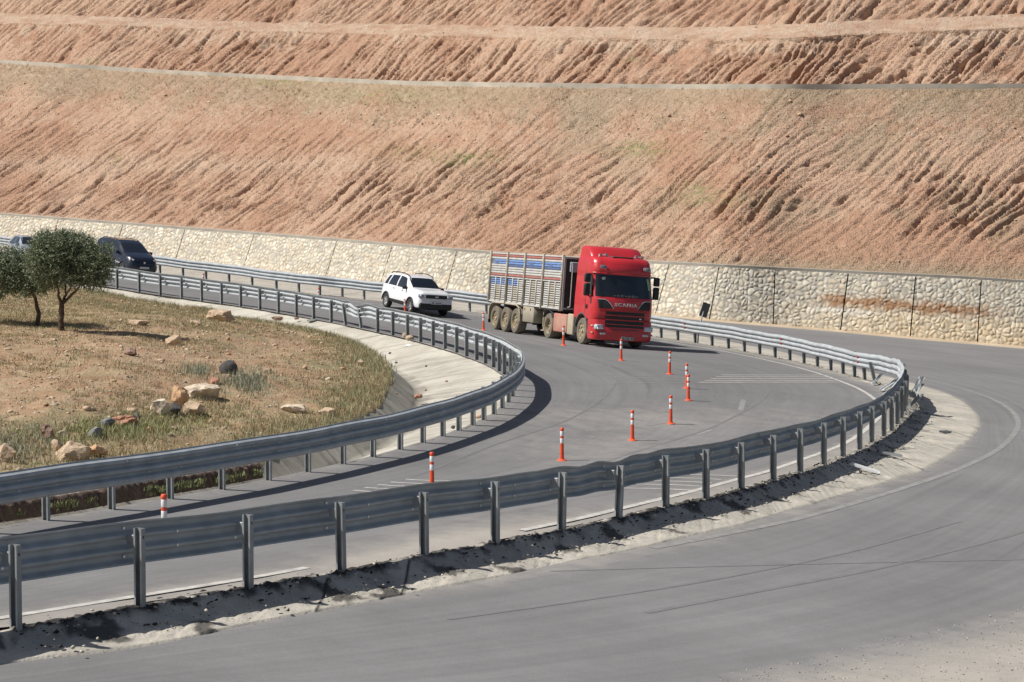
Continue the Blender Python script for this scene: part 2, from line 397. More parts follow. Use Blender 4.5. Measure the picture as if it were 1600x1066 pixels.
prof = -(.125+.02*pn(AL*.5, 4.4, 2))*sstep(.05, np.minimum(.45, .55*dw), ds)+(H_OUT+.012+.125)*np.clip(ds/dw, 0, 1); prof[-1] -= .06; prof = prof-.07*sstep(-.14, -.30, ds)
fade = sstep(1.0, .85, fr)[:, None]
rough_ = (.012*fbm(X*.6, Y*.6, 3, 11)+.008*fbm(X*7, Y*7, 3, 13))*fade*sstep(-.5, .1, ds)
rill = -.015*np.exp(-(pn(AL*1.7+ds*.8, ds*.35, 41)/.09)**2)*sstep(.1, .4, ds)*fade
Z = zP(X, Y)+prof+rough_+rill
Z[0] = zP(X[0], Y[0])-.08; Z[1] -= .03
c_sand = np.array([.40, .375, .325]); c_lite = np.array([.50, .465, .40]); c_tar = np.array([.045, .042, .04])
nz = fbm(X*.9, Y*.9, 4, 21)
col = c_sand+(c_lite-c_sand)*sstep(-.3, .5, nz)[..., None]
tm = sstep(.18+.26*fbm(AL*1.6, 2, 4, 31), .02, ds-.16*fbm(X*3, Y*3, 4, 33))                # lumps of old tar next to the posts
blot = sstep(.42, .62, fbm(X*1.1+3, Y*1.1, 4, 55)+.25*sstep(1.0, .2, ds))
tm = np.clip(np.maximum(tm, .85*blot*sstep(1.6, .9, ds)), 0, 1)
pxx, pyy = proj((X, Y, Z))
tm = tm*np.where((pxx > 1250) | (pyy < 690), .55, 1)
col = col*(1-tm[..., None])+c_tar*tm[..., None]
Z += .05*tm*np.abs(fbm(X*5, Y*5, 3, 71))
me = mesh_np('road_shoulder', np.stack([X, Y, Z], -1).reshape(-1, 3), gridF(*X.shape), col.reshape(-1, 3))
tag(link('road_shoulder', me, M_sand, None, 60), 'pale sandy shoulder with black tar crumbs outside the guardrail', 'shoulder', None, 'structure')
# ------------------------------------------------------------------ concrete lined ditch inside the bend
CE = [(-420, 842), (-200, 822), (0, 795), (190, 764), (330, 746), (400, 728), (455, 703), (520, 672), (587, 640), (606, 615), (615, 592), (607, 571), (585, 553), (550, 536), (503, 523), (462, 514), (431, 509), (375, 501), (319, 486), (234, 476), (184, 465), (120, 455), (50, 444), (-60, 428), (-160, 414)]
ce = curve(CE, -.30)
iS = split_resample(iL, NA-1, 500, 501); Ti2, Ni2 = normals2(iS)
cS = split_resample(ce, 10, 500, 501); Tc, Nc = normals2(cS)
for _ in range(40): Nc[1:-1] = .25*Nc[:-2]+.5*Nc[1:-1]+.25*Nc[2:]
Nc /= np.linalg.norm(Nc, axis=1)[:, None]
A2 = iS[:, :2]+Ni2*.02; C2 = cS[:, :2]-Nc*.15
wAC = np.linalg.norm(A2-C2, axis=1)
bank = np.minimum(1.15, .45*wAC)
B2 = C2+(A2-C2)/wAC[:, None]*bank[:, None]
trough = -.30-np.minimum(.55, .35*wAC)
M = 30; rowsX = []; rowsY = []; rowsH = []; uu = []
for j in range(20):
    f = j/19; p = A2*(1-f)+B2*f; rowsX.append(p[:, 0]); rowsY.append(p[:, 1]); rowsH.append(-.02*(f > 0)+(trough+.02)*f**1.1); uu.append(f*.7)
for j in range(1, 9):
    f = j/8; p = B2*(1-f)+C2*f; rowsX.append(p[:, 0]); rowsY.append(p[:, 1]); rowsH.append(trough*(1-f)+(-.26)*f); uu.append(.7+.3*f)
X, Y, Hh = map(np.array, (rowsX, rowsY, rowsH))
alI = np.concatenate([[0], np.cumsum(np.linalg.norm(np.diff(B2, axis=0), axis=1))]); AL = np.broadcast_to(alI, X.shape)
Z = zP(X, Y)+Hh+.012*fbm(X*1.2, Y*1.2, 3, 5)
c1 = np.array([.41, .385, .33]); c2_ = np.array([.50, .475, .41])
nz = fbm(X*.6, Y*.6, 4, 61)
col = c1+(c2_-c1)*sstep(-.4, .5, nz)[..., None]
U = np.array(uu)[:, None]*np.ones(X.shape[1])
streak = sstep(.15, .6, pn(AL*2.6, U*1.1, 77))*.22+sstep(.2, .7, pn(AL*7, U*1.6, 78))*.12
jl = np.abs(((AL+.06*pn(U*9, AL*.2, 2)) % 3.0)-1.5) < .05
streak = streak+jl*.35
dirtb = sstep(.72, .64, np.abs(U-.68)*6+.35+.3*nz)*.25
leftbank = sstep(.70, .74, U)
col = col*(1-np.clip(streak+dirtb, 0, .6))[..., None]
col = col*(1-.22*leftbank)[..., None]  # shade of the bank turned away from the sun, put into its colour
far_g = sstep(.25, .6, fbm(X*.4, Y*.4, 3, 91))*sstep(-8, -16, X)*.35
col = col*(1-far_g[..., None])+np.array([.16, .15, .13])*far_g[..., None]
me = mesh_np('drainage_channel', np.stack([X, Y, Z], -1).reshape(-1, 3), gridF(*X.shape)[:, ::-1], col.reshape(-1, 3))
M_conc = attr_mat('channel_concrete', .92, 5, .10, .3, 18, .02)
tag(link('drainage_channel', me, M_conc, None, 60), 'pale concrete lined ditch sloping down from the inner guardrail to the mound', 'drainage channel', None, 'structure')
# ------------------------------------------------------------------ mound
polyC = [tuple(p) for p in cS[::6, :2]]
def mound_h(X, Y):
    ins = pts_in_poly(X, Y, polyC); D = dist_poly(X, Y, polyC); D = np.where(ins, D, -D)
    hump = 1.05*sstep(0, 9, D)*np.exp(-((X+13)/9.)**2*.6)*(.75+.25*pn(X*.12, Y*.09, 3))
    near = sstep(62, 40, Y)
    h = -.30+.10*sstep(-.1, .5, D)+hump*(.55+.45*near)
    h += sstep(0, 1.5, D)*(.10*fbm(X*.45, Y*.45, 4, 4)+.045*fbm(X*1.9, Y*1.9, 4, 9)+.015*fbm(X*7, Y*7, 2, 19))
    h = h-1.1*sstep(.04, -.22, D)
    return h, D
gx = np.arange(-36, -2.4, .11); gy = np.concatenate([np.arange(22, 60, .11), np.arange(60, 116, .17)])
X, Y = np.meshgrid(gx, gy); Hm, Dm = mound_h(X, Y); Z = zP(X, Y)+Hm
pxx, pyy = proj((X, Y, Z))
soil = np.array([.345, .225, .14]); soil2 = np.array([.40, .29, .19]); straw = np.array([.35, .285, .165]); green = np.array([.15, .165, .08])
n1 = fbm(X*.35, Y*.35, 4, 101); n2 = fbm(X*1.3, Y*1.3, 4, 111)
bare = np.exp(-((pyy-590)/75)**2)*sstep(620, 420, pxx)
gm = np.clip(.42+.45*n1+.3*n2-.38*bare+.35*sstep(520, 480, pyy)+.5*sstep(2.2, .2, Dm), 0, 1)
col = soil+(soil2-soil)*sstep(-.4, .4, n2)[..., None]
col = col*(1-.8*gm[..., None])+straw*.8*gm[..., None]
gg = np.clip(.8*sstep(.15, .5, fbm(X*.6+9, Y*.4, 3, 121))*gm+.5*np.exp(-((pxx-210)/130)**2-((pyy-675)/30)**2), 0, .8)
col = col*(1-gg[..., None])+green*gg[..., None]
me = mesh_np('mound', np.stack([X, Y, Z], -1).reshape(-1, 3), gridF(*X.shape), col.reshape(-1, 3))
M_soil = attr_mat('mound_soil', .97, 7, .25, .8, 16, .05)
tag(link('mound', me, M_soil, None, 180), 'dry earth mound inside the hairpin bend', 'mound', None, 'structure')
_gx, _gy, _H, _D = gx.copy(), gy.copy(), Hm.copy(), Dm.copy()
def mlook(x, y):
    fx = np.clip(np.interp(x, _gx, np.arange(len(_gx))), 0, len(_gx)-1.001); fy = np.clip(np.interp(y, _gy, np.arange(len(_gy))), 0, len(_gy)-1.001)
    i, j = fy.astype(int), fx.astype(int); v, u = fy-i, fx-j
    f = lambda A: (A[i, j]*(1-u)+A[i, j+1]*u)*(1-v)+(A[i+1, j]*(1-u)+A[i+1, j+1]*u)*v
    return f(_H), f(_D)
def mpix(x, y):
    """photo pixel -> point on the mound"""
    h = -.2
    for _ in range(14):
        p = pix(x, y, h); hh, D = mlook(np.array([p[0]]), np.array([p[1]])); h = .5*h+.5*float(hh[0])
    return np.array([p[0], p[1], zP(p[0], p[1])+float(mlook(np.array([p[0]]), np.array([p[1]]))[0][0])])
# ------------------------------------------------------------------ stone retaining wall
TOPX = [-700, -400, 0, 250, 500, 750, 900, 1100, 1300, 1500, 1600, 1900, 2200]; TOPY = [277, 300, 333, 352, 371, 392, 402, 412, 422, 431, 438, 462, 490]
BATTER = 1.05
wl = np.concatenate([[0], np.cumsum(np.linalg.norm(np.diff(wallB[:, :2], axis=0), axis=1))])
def wall_at(s):
    s = np.asarray(s, float)
    P = np.stack([np.interp(s, wl, wallB[:, k]) for k in range(3)], -1)
    Nn = np.stack([np.interp(s, wl, Nw[:, k]) for k in range(2)], -1); Nn /= np.linalg.norm(Nn, axis=-1)[..., None]
    return P, Nn
def wall_height(s):
    P, Nn = wall_at(s); h = np.full(np.shape(s), 2.6)
    for _ in range(20):
        T = P.copy(); T[..., :2] -= Nn*BATTER*(h/3)[..., None]; T[..., 2] += h
        x, y = proj((T[..., 0], T[..., 1], T[..., 2])); h = np.clip(h+(y-np.interp(x, TOPX, TOPY))/26, 1.2, 6)
    return h
sg = np.linspace(0, wl[-1], 300); hg = wall_height(sg)
for _ in range(12): hg[1:-1] = .25*hg[:-2]+.5*hg[1:-1]+.25*hg[2:]
def wh(s): return np.interp(s, sg, hg)
wallE = empty('retaining_wall', 'long pale rubble stone retaining wall with a rusty brown stain, below the slope', 'wall', tuple(wallB[200]))
inv = Matrix.Translation(wallE.location).inverted()
off = np.array(wallE.location)
M_stone = attr_mat('rubble_stone', .93, 9, .12, .45, 25, .02)
M_cope = mat('coping_concrete', (.42, .39, .335), .9, 0, .18, 1.2, .4, 20)
bx = np.array([proj(p)[0] for p in wallB])
jx = [-610, -500, -400, -310, -218, -118, -20, 78, 178, 274, 380, 508, 594, 696, 790, 872, 944, 1024, 1108, 1208, 1313, 1422, 1527, 1632, 1740, 1850, 1960]
js = [float(np.interp(x, bx, wl)) for x in jx]
for k in range(len(js)-1):
    a0, a1 = js[k]+.035, js[k+1]-.035
    na = max(8, int((a1-a0)/.05)); hmax = max(wh(a0), wh(a1)); nh = int(hmax/.05)+2
    A, U = np.meshgrid(np.linspace(a0, a1, na), np.linspace(0, 1, nh))
    Hc = wh(A); Zl = U*(Hc-.16)-.12*(U == 0)
    sh = A+Zl*.10
    P, Nn = wall_at(sh); b0, Nn = wall_at(A)
    wx = A+.16*pn(A*2.0, Zl*2.0, 7); wz = Zl+.16*pn(A*2.0, Zl*2.0, 8)
    F1, E, idv = voro(wx/.28, wz/.255, 3)
    st_m = sstep(.10, .24, E-.10*idv-.14*(idv < .2))
    bulge = .036*st_m*(.6+.8*idv)*(1-.3*F1)+.008*fbm(A*6, Zl*6, 2, 4)
    lean = -BATTER*Zl/3+bulge
    X = P[..., 0]+Nn[..., 0]*lean; Y = P[..., 1]+Nn[..., 1]*lean; Z = b0[..., 2]+Zl
    cream = np.array([.69, .62, .49]); grey = np.array([.55, .515, .44]); white = np.array([.74, .69, .58]); tan = np.array([.64, .54, .41])
    r2 = (idv*7.31) % 1
    sc = np.where((r2 < .45)[..., None], cream, np.where((r2 < .70)[..., None], white, np.where((r2 < .90)[..., None], grey, tan)))
    sc = sc*(.88+.24*((idv*13.7) % 1))[..., None]
    mort = np.array([.44, .405, .335])*(1+.22*fbm(A*1.4, Zl*1.4, 3, 5))[..., None]
    col = mort*(1-st_m[..., None])+sc*st_m[..., None]
    px_, py_ = proj((X, Y, Z))
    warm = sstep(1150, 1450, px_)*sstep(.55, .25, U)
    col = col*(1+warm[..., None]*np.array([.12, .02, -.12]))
    line = 468+(px_-1275)*.072
    rust = np.exp(-((py_-line)/(9+4*pn(A*.8, 1, 2)))**2)*sstep(1268, 1300, px_)*sstep(1595, 1500, px_)*(.55+.5*fbm(A*1.5, Zl*3, 3, 6)+.25)
    rust = np.clip(rust*1.25, 0, .85)*(.55+.45*(1-st_m*(r2 < .4)))
    col = col*(1-rust[..., None])+np.array([.34, .17, .075])*rust[..., None]
    eff = .5*np.exp(-((py_-line-15)/4)**2)*sstep(1262, 1280, px_)*sstep(1390, 1340, px_)
    col = col*(1-eff[..., None])+np.array([.78, .75, .68])*eff[..., None]
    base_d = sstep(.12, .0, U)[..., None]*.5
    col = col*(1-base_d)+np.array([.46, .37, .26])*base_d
    V = np.stack([X, Y, Z], -1)-off
    # thickness: turn the rim backwards
    rim = V.copy(); rim[..., :2] -= Nn*.35
    V[0] = V[0]; top_back = V[-1].copy(); top_back[:, :2] -= Nn[-1]*.35
    V2 = np.concatenate([V, top_back[None]], 0)
    sidesL = V2[:, 0].copy(); sidesL[:, :2] -= Nn[0, 0]*.3; sidesR = V2[:, -1].copy(); sidesR[:, :2] -= Nn[0, -1]*.3
    V3 = np.concatenate([sidesL[:, None], V2, sidesR[:, None]], 1)
    c3 = np.concatenate([col, col[-1:]], 0); c3 = np.concatenate([c3[:, :1]*.8, c3, c3[:, -1:]*.8], 1)
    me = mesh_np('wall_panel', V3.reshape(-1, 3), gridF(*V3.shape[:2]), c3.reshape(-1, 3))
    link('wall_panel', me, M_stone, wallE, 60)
def loft_strip(P, prof, name, m, parent, off=(0, 0, 0), ang=40, side=None):
    """P (n,3) path; prof [(right, up)] open/closed section"""
    T, Nn = normals2(P)
    G = np.array([[(p[0]+n[0]*a-off[0], p[1]+n[1]*a-off[1], p[2]+b-off[2]) for a, b in prof] for p, n in zip(P, Nn)])
    mb = MB(); mb.grid(G); k = len(prof)
    mb.f.append(tuple(range(k))); mb.f.append(tuple((len(P)-1)*k+i for i in range(k))[::-1])
    return mb.build(name, m, parent, ang)
ss = np.linspace(js[0], js[-1], 420); P, Nn = wall_at(ss); hh = wh(ss)
top = P.copy(); top[:, :2] -= Nn*(BATTER*hh/3)[:, None]; top[:, 2] += hh
cp = top.copy(); cp[:, 2] += .01*pn(ss*.7, 0, 3)
loft_strip(cp, [(.06, -.17), (.075, 0), (-.42, .01), (-.42, -.17), (.06, -.17)], 'coping', M_cope, wallE, off)
bk = MB(); G = np.stack([np.stack([P[:, 0]-Nn[:, 0]*.16, P[:, 1]-Nn[:, 1]*.16, P[:, 2]-.3], -1), np.stack([top[:, 0]-Nn[:, 0]*.16, top[:, 1]-Nn[:, 1]*.16, top[:, 2]-.2], -1)], 0)-off
bk.grid(G); bk.build('wall_core', mat('dark_joint', (.06, .05, .04), .95), wallE)
# verge of sand along the foot of the wall
G0 = np.stack([wallB[:, 0]-Nw[:, 0]*.3, wallB[:, 1]-Nw[:, 1]*.3, zP(wallB[:, 0], wallB[:, 1])+H_OUT+.10], -1)
rows = []
for j in range(8):
    f = j/7; q = -.3+(vergeW+.25+.3)*f
    x = wallB[:, 0]+Nw[:, 0]*q; y = wallB[:, 1]+Nw[:, 1]*q
    rows.append(np.stack([x, y, zP(x, y)+H_OUT+.10-.115*f+.03*pn(x*2, y*2, 3)*(1-f)], -1))
G = np.array(rows); cc = np.array([.50, .40, .28])*(1+.2*fbm(G[..., 0]*.8, G[..., 1]*.8, 3, 3))[..., None]
me = mesh_np('verge', G.reshape(-1, 3), gridF(*G.shape[:2])[:, ::-1], cc.reshape(-1, 3))
tag(link('verge', me, M_sand, None, 180), 'thin sandy verge along the foot of the stone wall', 'verge', None, 'structure')
# ------------------------------------------------------------------ cut hillside in three tiers
NCOL = 1150
sc_ = np.linspace(js[0]+1, js[-1]-1, NCOL); P, Nn = wall_at(sc_); hh = wh(sc_)
base = P.copy(); base[:, :2] -= Nn*(BATTER*hh/3+.38)[:, None]; base[:, 2] += hh-.10
bdir = np.array([.36, .933]); bn = np.tile(bdir, (NCOL, 1))
T1, T2, TP, T3 = .78, .95, .36, .85
def at(D, zz): return np.stack([base[:, 0]+bn[:, 0]*D, base[:, 1]+bn[:, 1]*D, base[:, 2]+zz], -1)
def solve(x0, z0, slope, XS, YS):
    lo = np.zeros(NCOL)+.2; hi = np.zeros(NCOL)+40
    for _ in range(40):
        m = (lo+hi)/2; q = at(x0+m, z0+slope*m); x, y = proj((q[:, 0], q[:, 1], q[:, 2])); ab = y > np.interp(x, XS, YS)
        lo = np.where(ab, m, lo); hi = np.where(ab, hi, m)
    m = (lo+hi)/2
    for _ in range(60): m[1:-1] = .25*m[:-2]+.5*m[1:-1]+.25*m[2:]
    return m
D1 = solve(0, 0, T1, [-600, 0, 250, 500, 650, 800, 1100, 1600, 2200], [60, 97.5, 113, 125.5, 131.5, 134, 137, 136, 120]); Z1 = T1*D1
BW = 3.2
D2 = solve(D1+BW, Z1+.1, T2, [-600, 0, 190, 400, 800, 1100, 1250, 1600, 2200], [30, 36, 40, 48, 58, 62, 58, 42, 20]); Z2 = Z1+.1+T2*D2
D3 = solve(D1+BW+D2, Z2, TP, [-600, 0, 190, 400, 800, 1100, 1250, 1600, 2200], [2, 20, 26, 34, 40, 42, 36, 22, 6]); Z3 = Z2+TP*D3
segs = [(0*D1, 0*D1, D1, Z1, 250, 1), (D1, Z1, D1+BW, Z1+.1, 12, 2), (D1+BW, Z1+.1, D1+BW+D2, Z2, 90, 3), (D1+BW+D2, Z2, D1+BW+D2+D3, Z3, 26, 4), (D1+BW+D2+D3, Z3, D1+BW+D2+D3+14, Z3+14*T3, 110, 5)]
Dg, Zg, Tg, Fg = [], [], [], []
for i, (da, za, db, zb, n, k) in enumerate(segs):
    for j in range(n):
        f = j/n; Dg.append(da+(db-da)*f); Zg.append(za+(zb-za)*f); Tg.append(np.full(NCOL, k)); Fg.append(np.full(NCOL, f))
Dg, Zg, Tg, Fg = map(np.array, (Dg, Zg, Tg, Fg))
A = np.broadcast_to(sc_, Dg.shape); B = np.sqrt(Dg**2+Zg**2)
X = base[:, 0]+bn[:, 0]*Dg; Y = base[:, 1]+bn[:, 1]*Dg; Z = base[:, 2]+Zg
pxx, pyy = proj((X, Y, Z))
q = A-.52*B+.38*fbm(A*.16, B*.16, 2, 7)+.10*fbm(A*1.5, B*1.5, 3, 8)
def saw(sp, seed, st=.1, drop=.16):
    t = q/sp+.55*pn(q/sp*.5, B*st, seed)+.18*pn(q/sp*1.7, B*st*4, seed+1); cid = np.floor(t); t = t-cid
    amp = .35+.65*_h(cid, np.floor(B*0), seed+2); amp = amp*(.45+.75*np.clip(.5+pn(cid*3.7, B*.35, seed+4), 0, 1))
    return np.where(t < 1-drop, t/(1-drop), (1-t)/drop)*amp-1
def rills(sp, st, seed, wd):
    n = pn(q/sp, B*st, seed)+.25*pn(q/sp*2.3, B*st*3.2, seed+3)
    return np.exp(-(n/wd)**2)
r1 = rills(.80, .16, 201, .13); r2 = rills(.42, .24, 211, .20); r3 = rills(1.9, .10, 221, .07)
zone1 = (Tg == 1)
lowband = np.exp(-((pyy-300+(pxx-800)*-.02)/45)**2)
a_big = np.where(zone1, .32+.80*lowband*(.65+.6*pn(A*.12, 1, 4))-.15, 0)+np.where(Tg == 3, .62*sstep(0, .12, Fg)*sstep(-200, 700, pxx)*sstep(1.02, .75, Fg)+.22, 0)+np.where(Tg == 5, .55, 0)
a_sml = np.where(zone1, .62*sstep(.88, .45, Fg), 0)+np.where(Tg == 3, .55, 0)+np.where(Tg == 5, .6, 0)
patch = sstep(-.55, .35, fbm(A*.11, B*.13, 3, 231))
patch2 = sstep(-.45, .25, fbm(A*.2, B*.1, 2, 241))
smooth_r = 1-.65*sstep(1000, 1350, pxx)*zone1*sstep(350, 400, pyy)
s1 = saw(.95, 401, .10, .10); s2 = saw(.50, 411, .16, .14); s3 = saw(1.7, 421, .08, .08)
def crev(sp, st, wd, seed, lo, fq=.45):
    n = pn(q/sp, B*st, seed)+.10*pn(q/sp*2.1, B*st*3.0, seed+3)+.07*pn(A*2.6, B*2.6, seed+5)
    m = sstep(lo, lo+.4, fbm(q*fq, B*fq*.33, 3, seed+7)); return np.exp(-(np.abs(n)/wd)**1.4)*m
c1 = crev(.95, .10, .085, 501, -.55); c2 = crev(.52, .16, .11, 511, -.60, .8); c3 = crev(1.9, .10, .07, 521, -.20, .3); c4 = crev(.34, .45, .18, 531, -.35, 1.2)
disp = (.10*s1*a_big*(.3+.7*patch2)+.16*s3*a_big*patch+.05*s2*a_sml*(.4+.6*patch2)+.04*s1*a_sml-.52*c3*a_big-.38*c1*a_big-.21*c1*a_sml-.16*c2*(a_sml+.4*a_big)-.07*c4*(a_sml+.5*a_big))*smooth_r
# deep scoops where the slope slumped
for (sx, sy, sw, sh, dp) in [(283, 285, 24, 14, .5), (190, 262, 16, 12, .4), (150, 300, 22, 14, .35), (640, 288, 20, 10, .5), (600, 330, 22, 16, .35), (690, 290, 22, 10, .3), (225, 300, 24, 12, .35), (1060, 310, 18, 10, .35), (1240, 320, 26, 8, .35), (870, 70+10, 14, 12, .35), (1120, 70, 12, 14, .4), (1230, 85, 40, 10, .3), (880, 110, 20, 12, .35), (270, 68, 20, 10, .4), (310, 74, 18, 8, .4), (100, 88, 40, 7, .3), (480, 108, 20, 8, .3), (1570, 100, 20, 16, .35)]:
    u = (pxx-sx)/sw; v = (pyy-sy)/sh; rr = (u+v*.7)**2+(v)**2
    disp -= dp*np.exp(-rr)*(.6+.6*np.clip(pn(q*1.4, B*.8, 251), -1, 1))
disp += .08*fbm(A*.35, B*.35, 3, 261)+.034*fbm(A*1.9, B*1.9, 3, 271)+.026*fbm(A*5.5, B*5.5, 2, 281)
disp *= np.where(Tg == 2, .25, 1)
disp *= sstep(0, .8, B)*np.where(zone1, sstep(1.0, .97, Fg)*.9+.1, 1)
slope_n = np.where(Tg == 1, T1, np.where(Tg == 2, .05, np.where(Tg == 3, T2, np.where(Tg == 4, TP, T3))))
cn = 1/np.sqrt(1+slope_n**2)
Xd = X-bn[:, 0]*slope_n*cn*disp; Yd = Y-bn[:, 1]*slope_n*cn*disp; Zd = Z+cn*disp
red = np.array([.40, .245, .165]); pink = np.array([.465, .315, .222]); pale = np.array([.52, .41, .31]); tanG = np.array([.33, .255, .175]); brown = np.array([.26, .155, .11]); grn = np.array([.24, .255, .105])
n1 = fbm(A*.10, B*.14, 4, 301); n2 = fbm(A*.8, B*.9, 4, 311); n3 = fbm(A*.25, B*.22, 4, 321)
col = red+(pink-red)*sstep(-.5, .5, n1+.6*n2)[..., None]
def mixc(col, c, m): m = np.clip(m, 0, 1)[..., None]; return col*(1-m)+c*m
col = mixc(col, pale, np.maximum(.7*(Tg == 4), .7*(Tg == 3)*sstep(.72, 1.0, Fg+.35*n3))*(.6+.6*n2)+.35*np.exp(-((pyy-255)/14)**2)*zone1*sstep(900, 500, pxx))
col = mixc(col, tanG, zone1*(sstep(.70, .92, Fg+.16*n3)*.70))                               # dry grass under the bench
col = mixc(col, np.array([.47, .38, .28]), (Tg == 1)*sstep(.30, .6, fbm(A*1.8, B*1.8, 3, 331)+.3*n3)*sstep(.62, .74, Fg)*.5)
col = mixc(col, tanG, zone1*np.exp(-((pyy-415-(pxx-1100)*.03)/16)**2)*sstep(900, 1200, pxx)*.85)
col = mixc(col, tanG, zone1*sstep(.05, .45, n3)*sstep(.10, .25, Fg)*.45*sstep(500, 900, pxx))
col = mixc(col, brown, zone1*np.exp(-((pyy-305)/26)**2)*sstep(.0, .5, fbm(A*.3, B*.5, 3, 341))*.55*sstep(760, 400, pxx))
for (sx, sy, sw, sh, am) in [(1000, 230, 45, 11, .6), (735, 243, 50, 9, .45), (1090, 292, 30, 12, .45), (640, 235, 50, 12, .25), (715, 250, 40, 8, .3), (1120, 310, 60, 10, .35), (140, 93, 10, 5, .7), (985, 90, 14, 6, .5), (1210, 98, 20, 6, .3), (180, 245, 14, 10, .3), (430, 128, 50, 6, .5), (590, 148, 110, 14, .35)]:
    col = mixc(col, grn, 1.5*am*np.exp(-((pxx-sx)/sw)**2-((pyy-sy)/sh)**2)*sstep(-.4, .5, fbm(A*2.4, B*2.4, 3, 351)))
me = mesh_np('hillside', np.stack([Xd, Yd, Zd], -1).reshape(-1, 3), gridF(*X.shape)[:, ::-1][:, ::-1], col.reshape(-1, 3))
M_hill = attr_mat('hillside_soil', .97, 5.5, .26, 1.0, 9, .12)
tag(link('hillside', me, M_hill, None, 180), 'rain furrowed reddish earth slope cut in terraces', 'hillside', None, 'structure')
hill_pts = (Xd, Yd, Zd, pxx, pyy, Tg, Fg)
# concrete gutter lip on the bench
bp = at(D1+.05, Z1); bp = bp[::3]
bp[:, 2] += .02*pn(np.arange(len(bp))*.05, 0, 2)
o = loft_strip(bp, [(.16, -.30), (.16, .20), (-.12, .21), (-.12, -.30), (.16, -.30)], 'bench_gutter', mat('gutter_concrete', (.50, .46, .385), .9, 0, .2, .7, .4, 10), None)
tag(o, 'long low concrete gutter running along the terrace halfway up the red slope', 'gutter')
# ------------------------------------------------------------------ low stone kerb wall at near left
kx = [(-420, 858), (-200, 833), (-40, 811), (0, 805), (100, 791), (190, 775), (265, 763), (330, 752), (390, 741)]
kp = resample(curve(kx, 0.0), n=260); Tk, Nk = normals2(kp)
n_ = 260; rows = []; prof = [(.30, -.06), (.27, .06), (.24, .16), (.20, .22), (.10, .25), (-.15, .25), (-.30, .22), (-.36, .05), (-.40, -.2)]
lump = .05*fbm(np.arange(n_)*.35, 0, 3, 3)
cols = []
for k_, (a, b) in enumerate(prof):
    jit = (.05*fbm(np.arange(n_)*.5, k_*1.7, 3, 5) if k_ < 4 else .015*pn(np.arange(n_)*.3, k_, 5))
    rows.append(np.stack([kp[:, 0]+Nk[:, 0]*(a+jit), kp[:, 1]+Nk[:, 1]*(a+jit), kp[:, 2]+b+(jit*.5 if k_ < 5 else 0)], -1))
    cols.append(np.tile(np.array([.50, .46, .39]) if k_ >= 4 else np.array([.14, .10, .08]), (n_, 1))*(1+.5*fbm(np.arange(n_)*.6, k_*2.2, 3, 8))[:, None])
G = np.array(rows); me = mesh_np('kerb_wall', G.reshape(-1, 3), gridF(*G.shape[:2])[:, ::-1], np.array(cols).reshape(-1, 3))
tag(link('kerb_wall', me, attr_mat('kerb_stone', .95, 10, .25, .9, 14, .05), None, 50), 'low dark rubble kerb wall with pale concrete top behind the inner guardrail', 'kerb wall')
# ------------------------------------------------------------------ road paint
M_paint = mat('worn_road_paint', (.50, .485, .45), .8, 0, .22, 5, .2, 40)
M_faint = mat('faded_road_paint', (.265, .26, .252), .85, 0, .2, 5, .2, 40)
M_dash = mat('scuffed_road_paint', (.255, .25, .245), .85, 0, .2, 5, .2, 40)
def stripe(pts, width, m, name, label, h=0.0, dz=.005, n=None, px_w=False):
    P = resample(curve(pts, h), step=.25) if n is None else resample(curve(pts, h), n=n)
    T, Nn = normals2(P); wv = width/2*(1+.12*pn(np.arange(len(P))*.35, 1, 3))
    L_ = P[:, :2]-Nn*wv[:, None]; R__ = P[:, :2]+Nn*wv[:, None]
    G = np.stack([np.stack([q_[:, 0], q_[:, 1], zP(q_[:, 0], q_[:, 1])+h+dz], -1) for q_ in (L_, P[:, :2], R__)], 0)
    me = mesh_np(name, G.reshape(-1, 3), gridF(*G.shape[:2]))
    return tag(link(name, me, m), label, 'road marking', None, 'structure')
stripe([(480, 887), (375, 906), (225, 930), (100, 950), (0, 966), (-150, 990)], .12, M_paint, 'edge_line', 'thin white edge line beside the near guardrail at lower left')
stripe([(815, 829), (897, 812), (965, 796), (1085, 767), (1160, 747), (1198, 737), (1254, 718), (1310, 697.6), (1340, 681), (1362, 663), (1376, 648), (1378, 636), (1363, 621), (1348, 611), (1329, 602), (1291.5, 588), (1254, 576.5), (1198, 563), (1145, 552), (1093, 542.5), (1030, 533)], .14, M_paint, 'edge_line', 'white edge line curving along the inside of the outer guardrail')
stripe([(770, 496), (735, 492), (700, 487.5), (640, 481), (600, 476.5), (500, 465), (400, 451.5), (300, 439)], .14, M_paint, 'edge_line', 'white edge line in front of the far guardrail behind the white car')
stripe([(1020, 857), (1133, 835), (1250, 810), (1350, 782), (1451, 750), (1510, 728), (1560, 702), (1585, 678), (1591, 659), (1578, 640), (1544, 621), (1488, 603), (1431, 590), (1380, 578)], .16, M_faint, 'edge_line', 'faded edge line on the outer road around the sandy shoulder', H_OUT)
stripe([(1157, 642), (1162, 625)], .16, M_dash, 'lane_dash', 'short lane dash in front of the near guardrail bend', n=4)
stripe([(1088, 680), (1112, 672)], .12, M_faint, 'lane_dash', 'short worn lane dash just behind the near guardrail', n=4)
stripe([(1013, 665), (1046, 659)], .10, M_faint, 'lane_dash', 'scuffed paint dash at the foot of a delineator post', n=4)
stripe([(690, 491), (760, 497)], .12, M_faint, 'lane_dash', 'worn lane dash ahead of the white car', n=6)
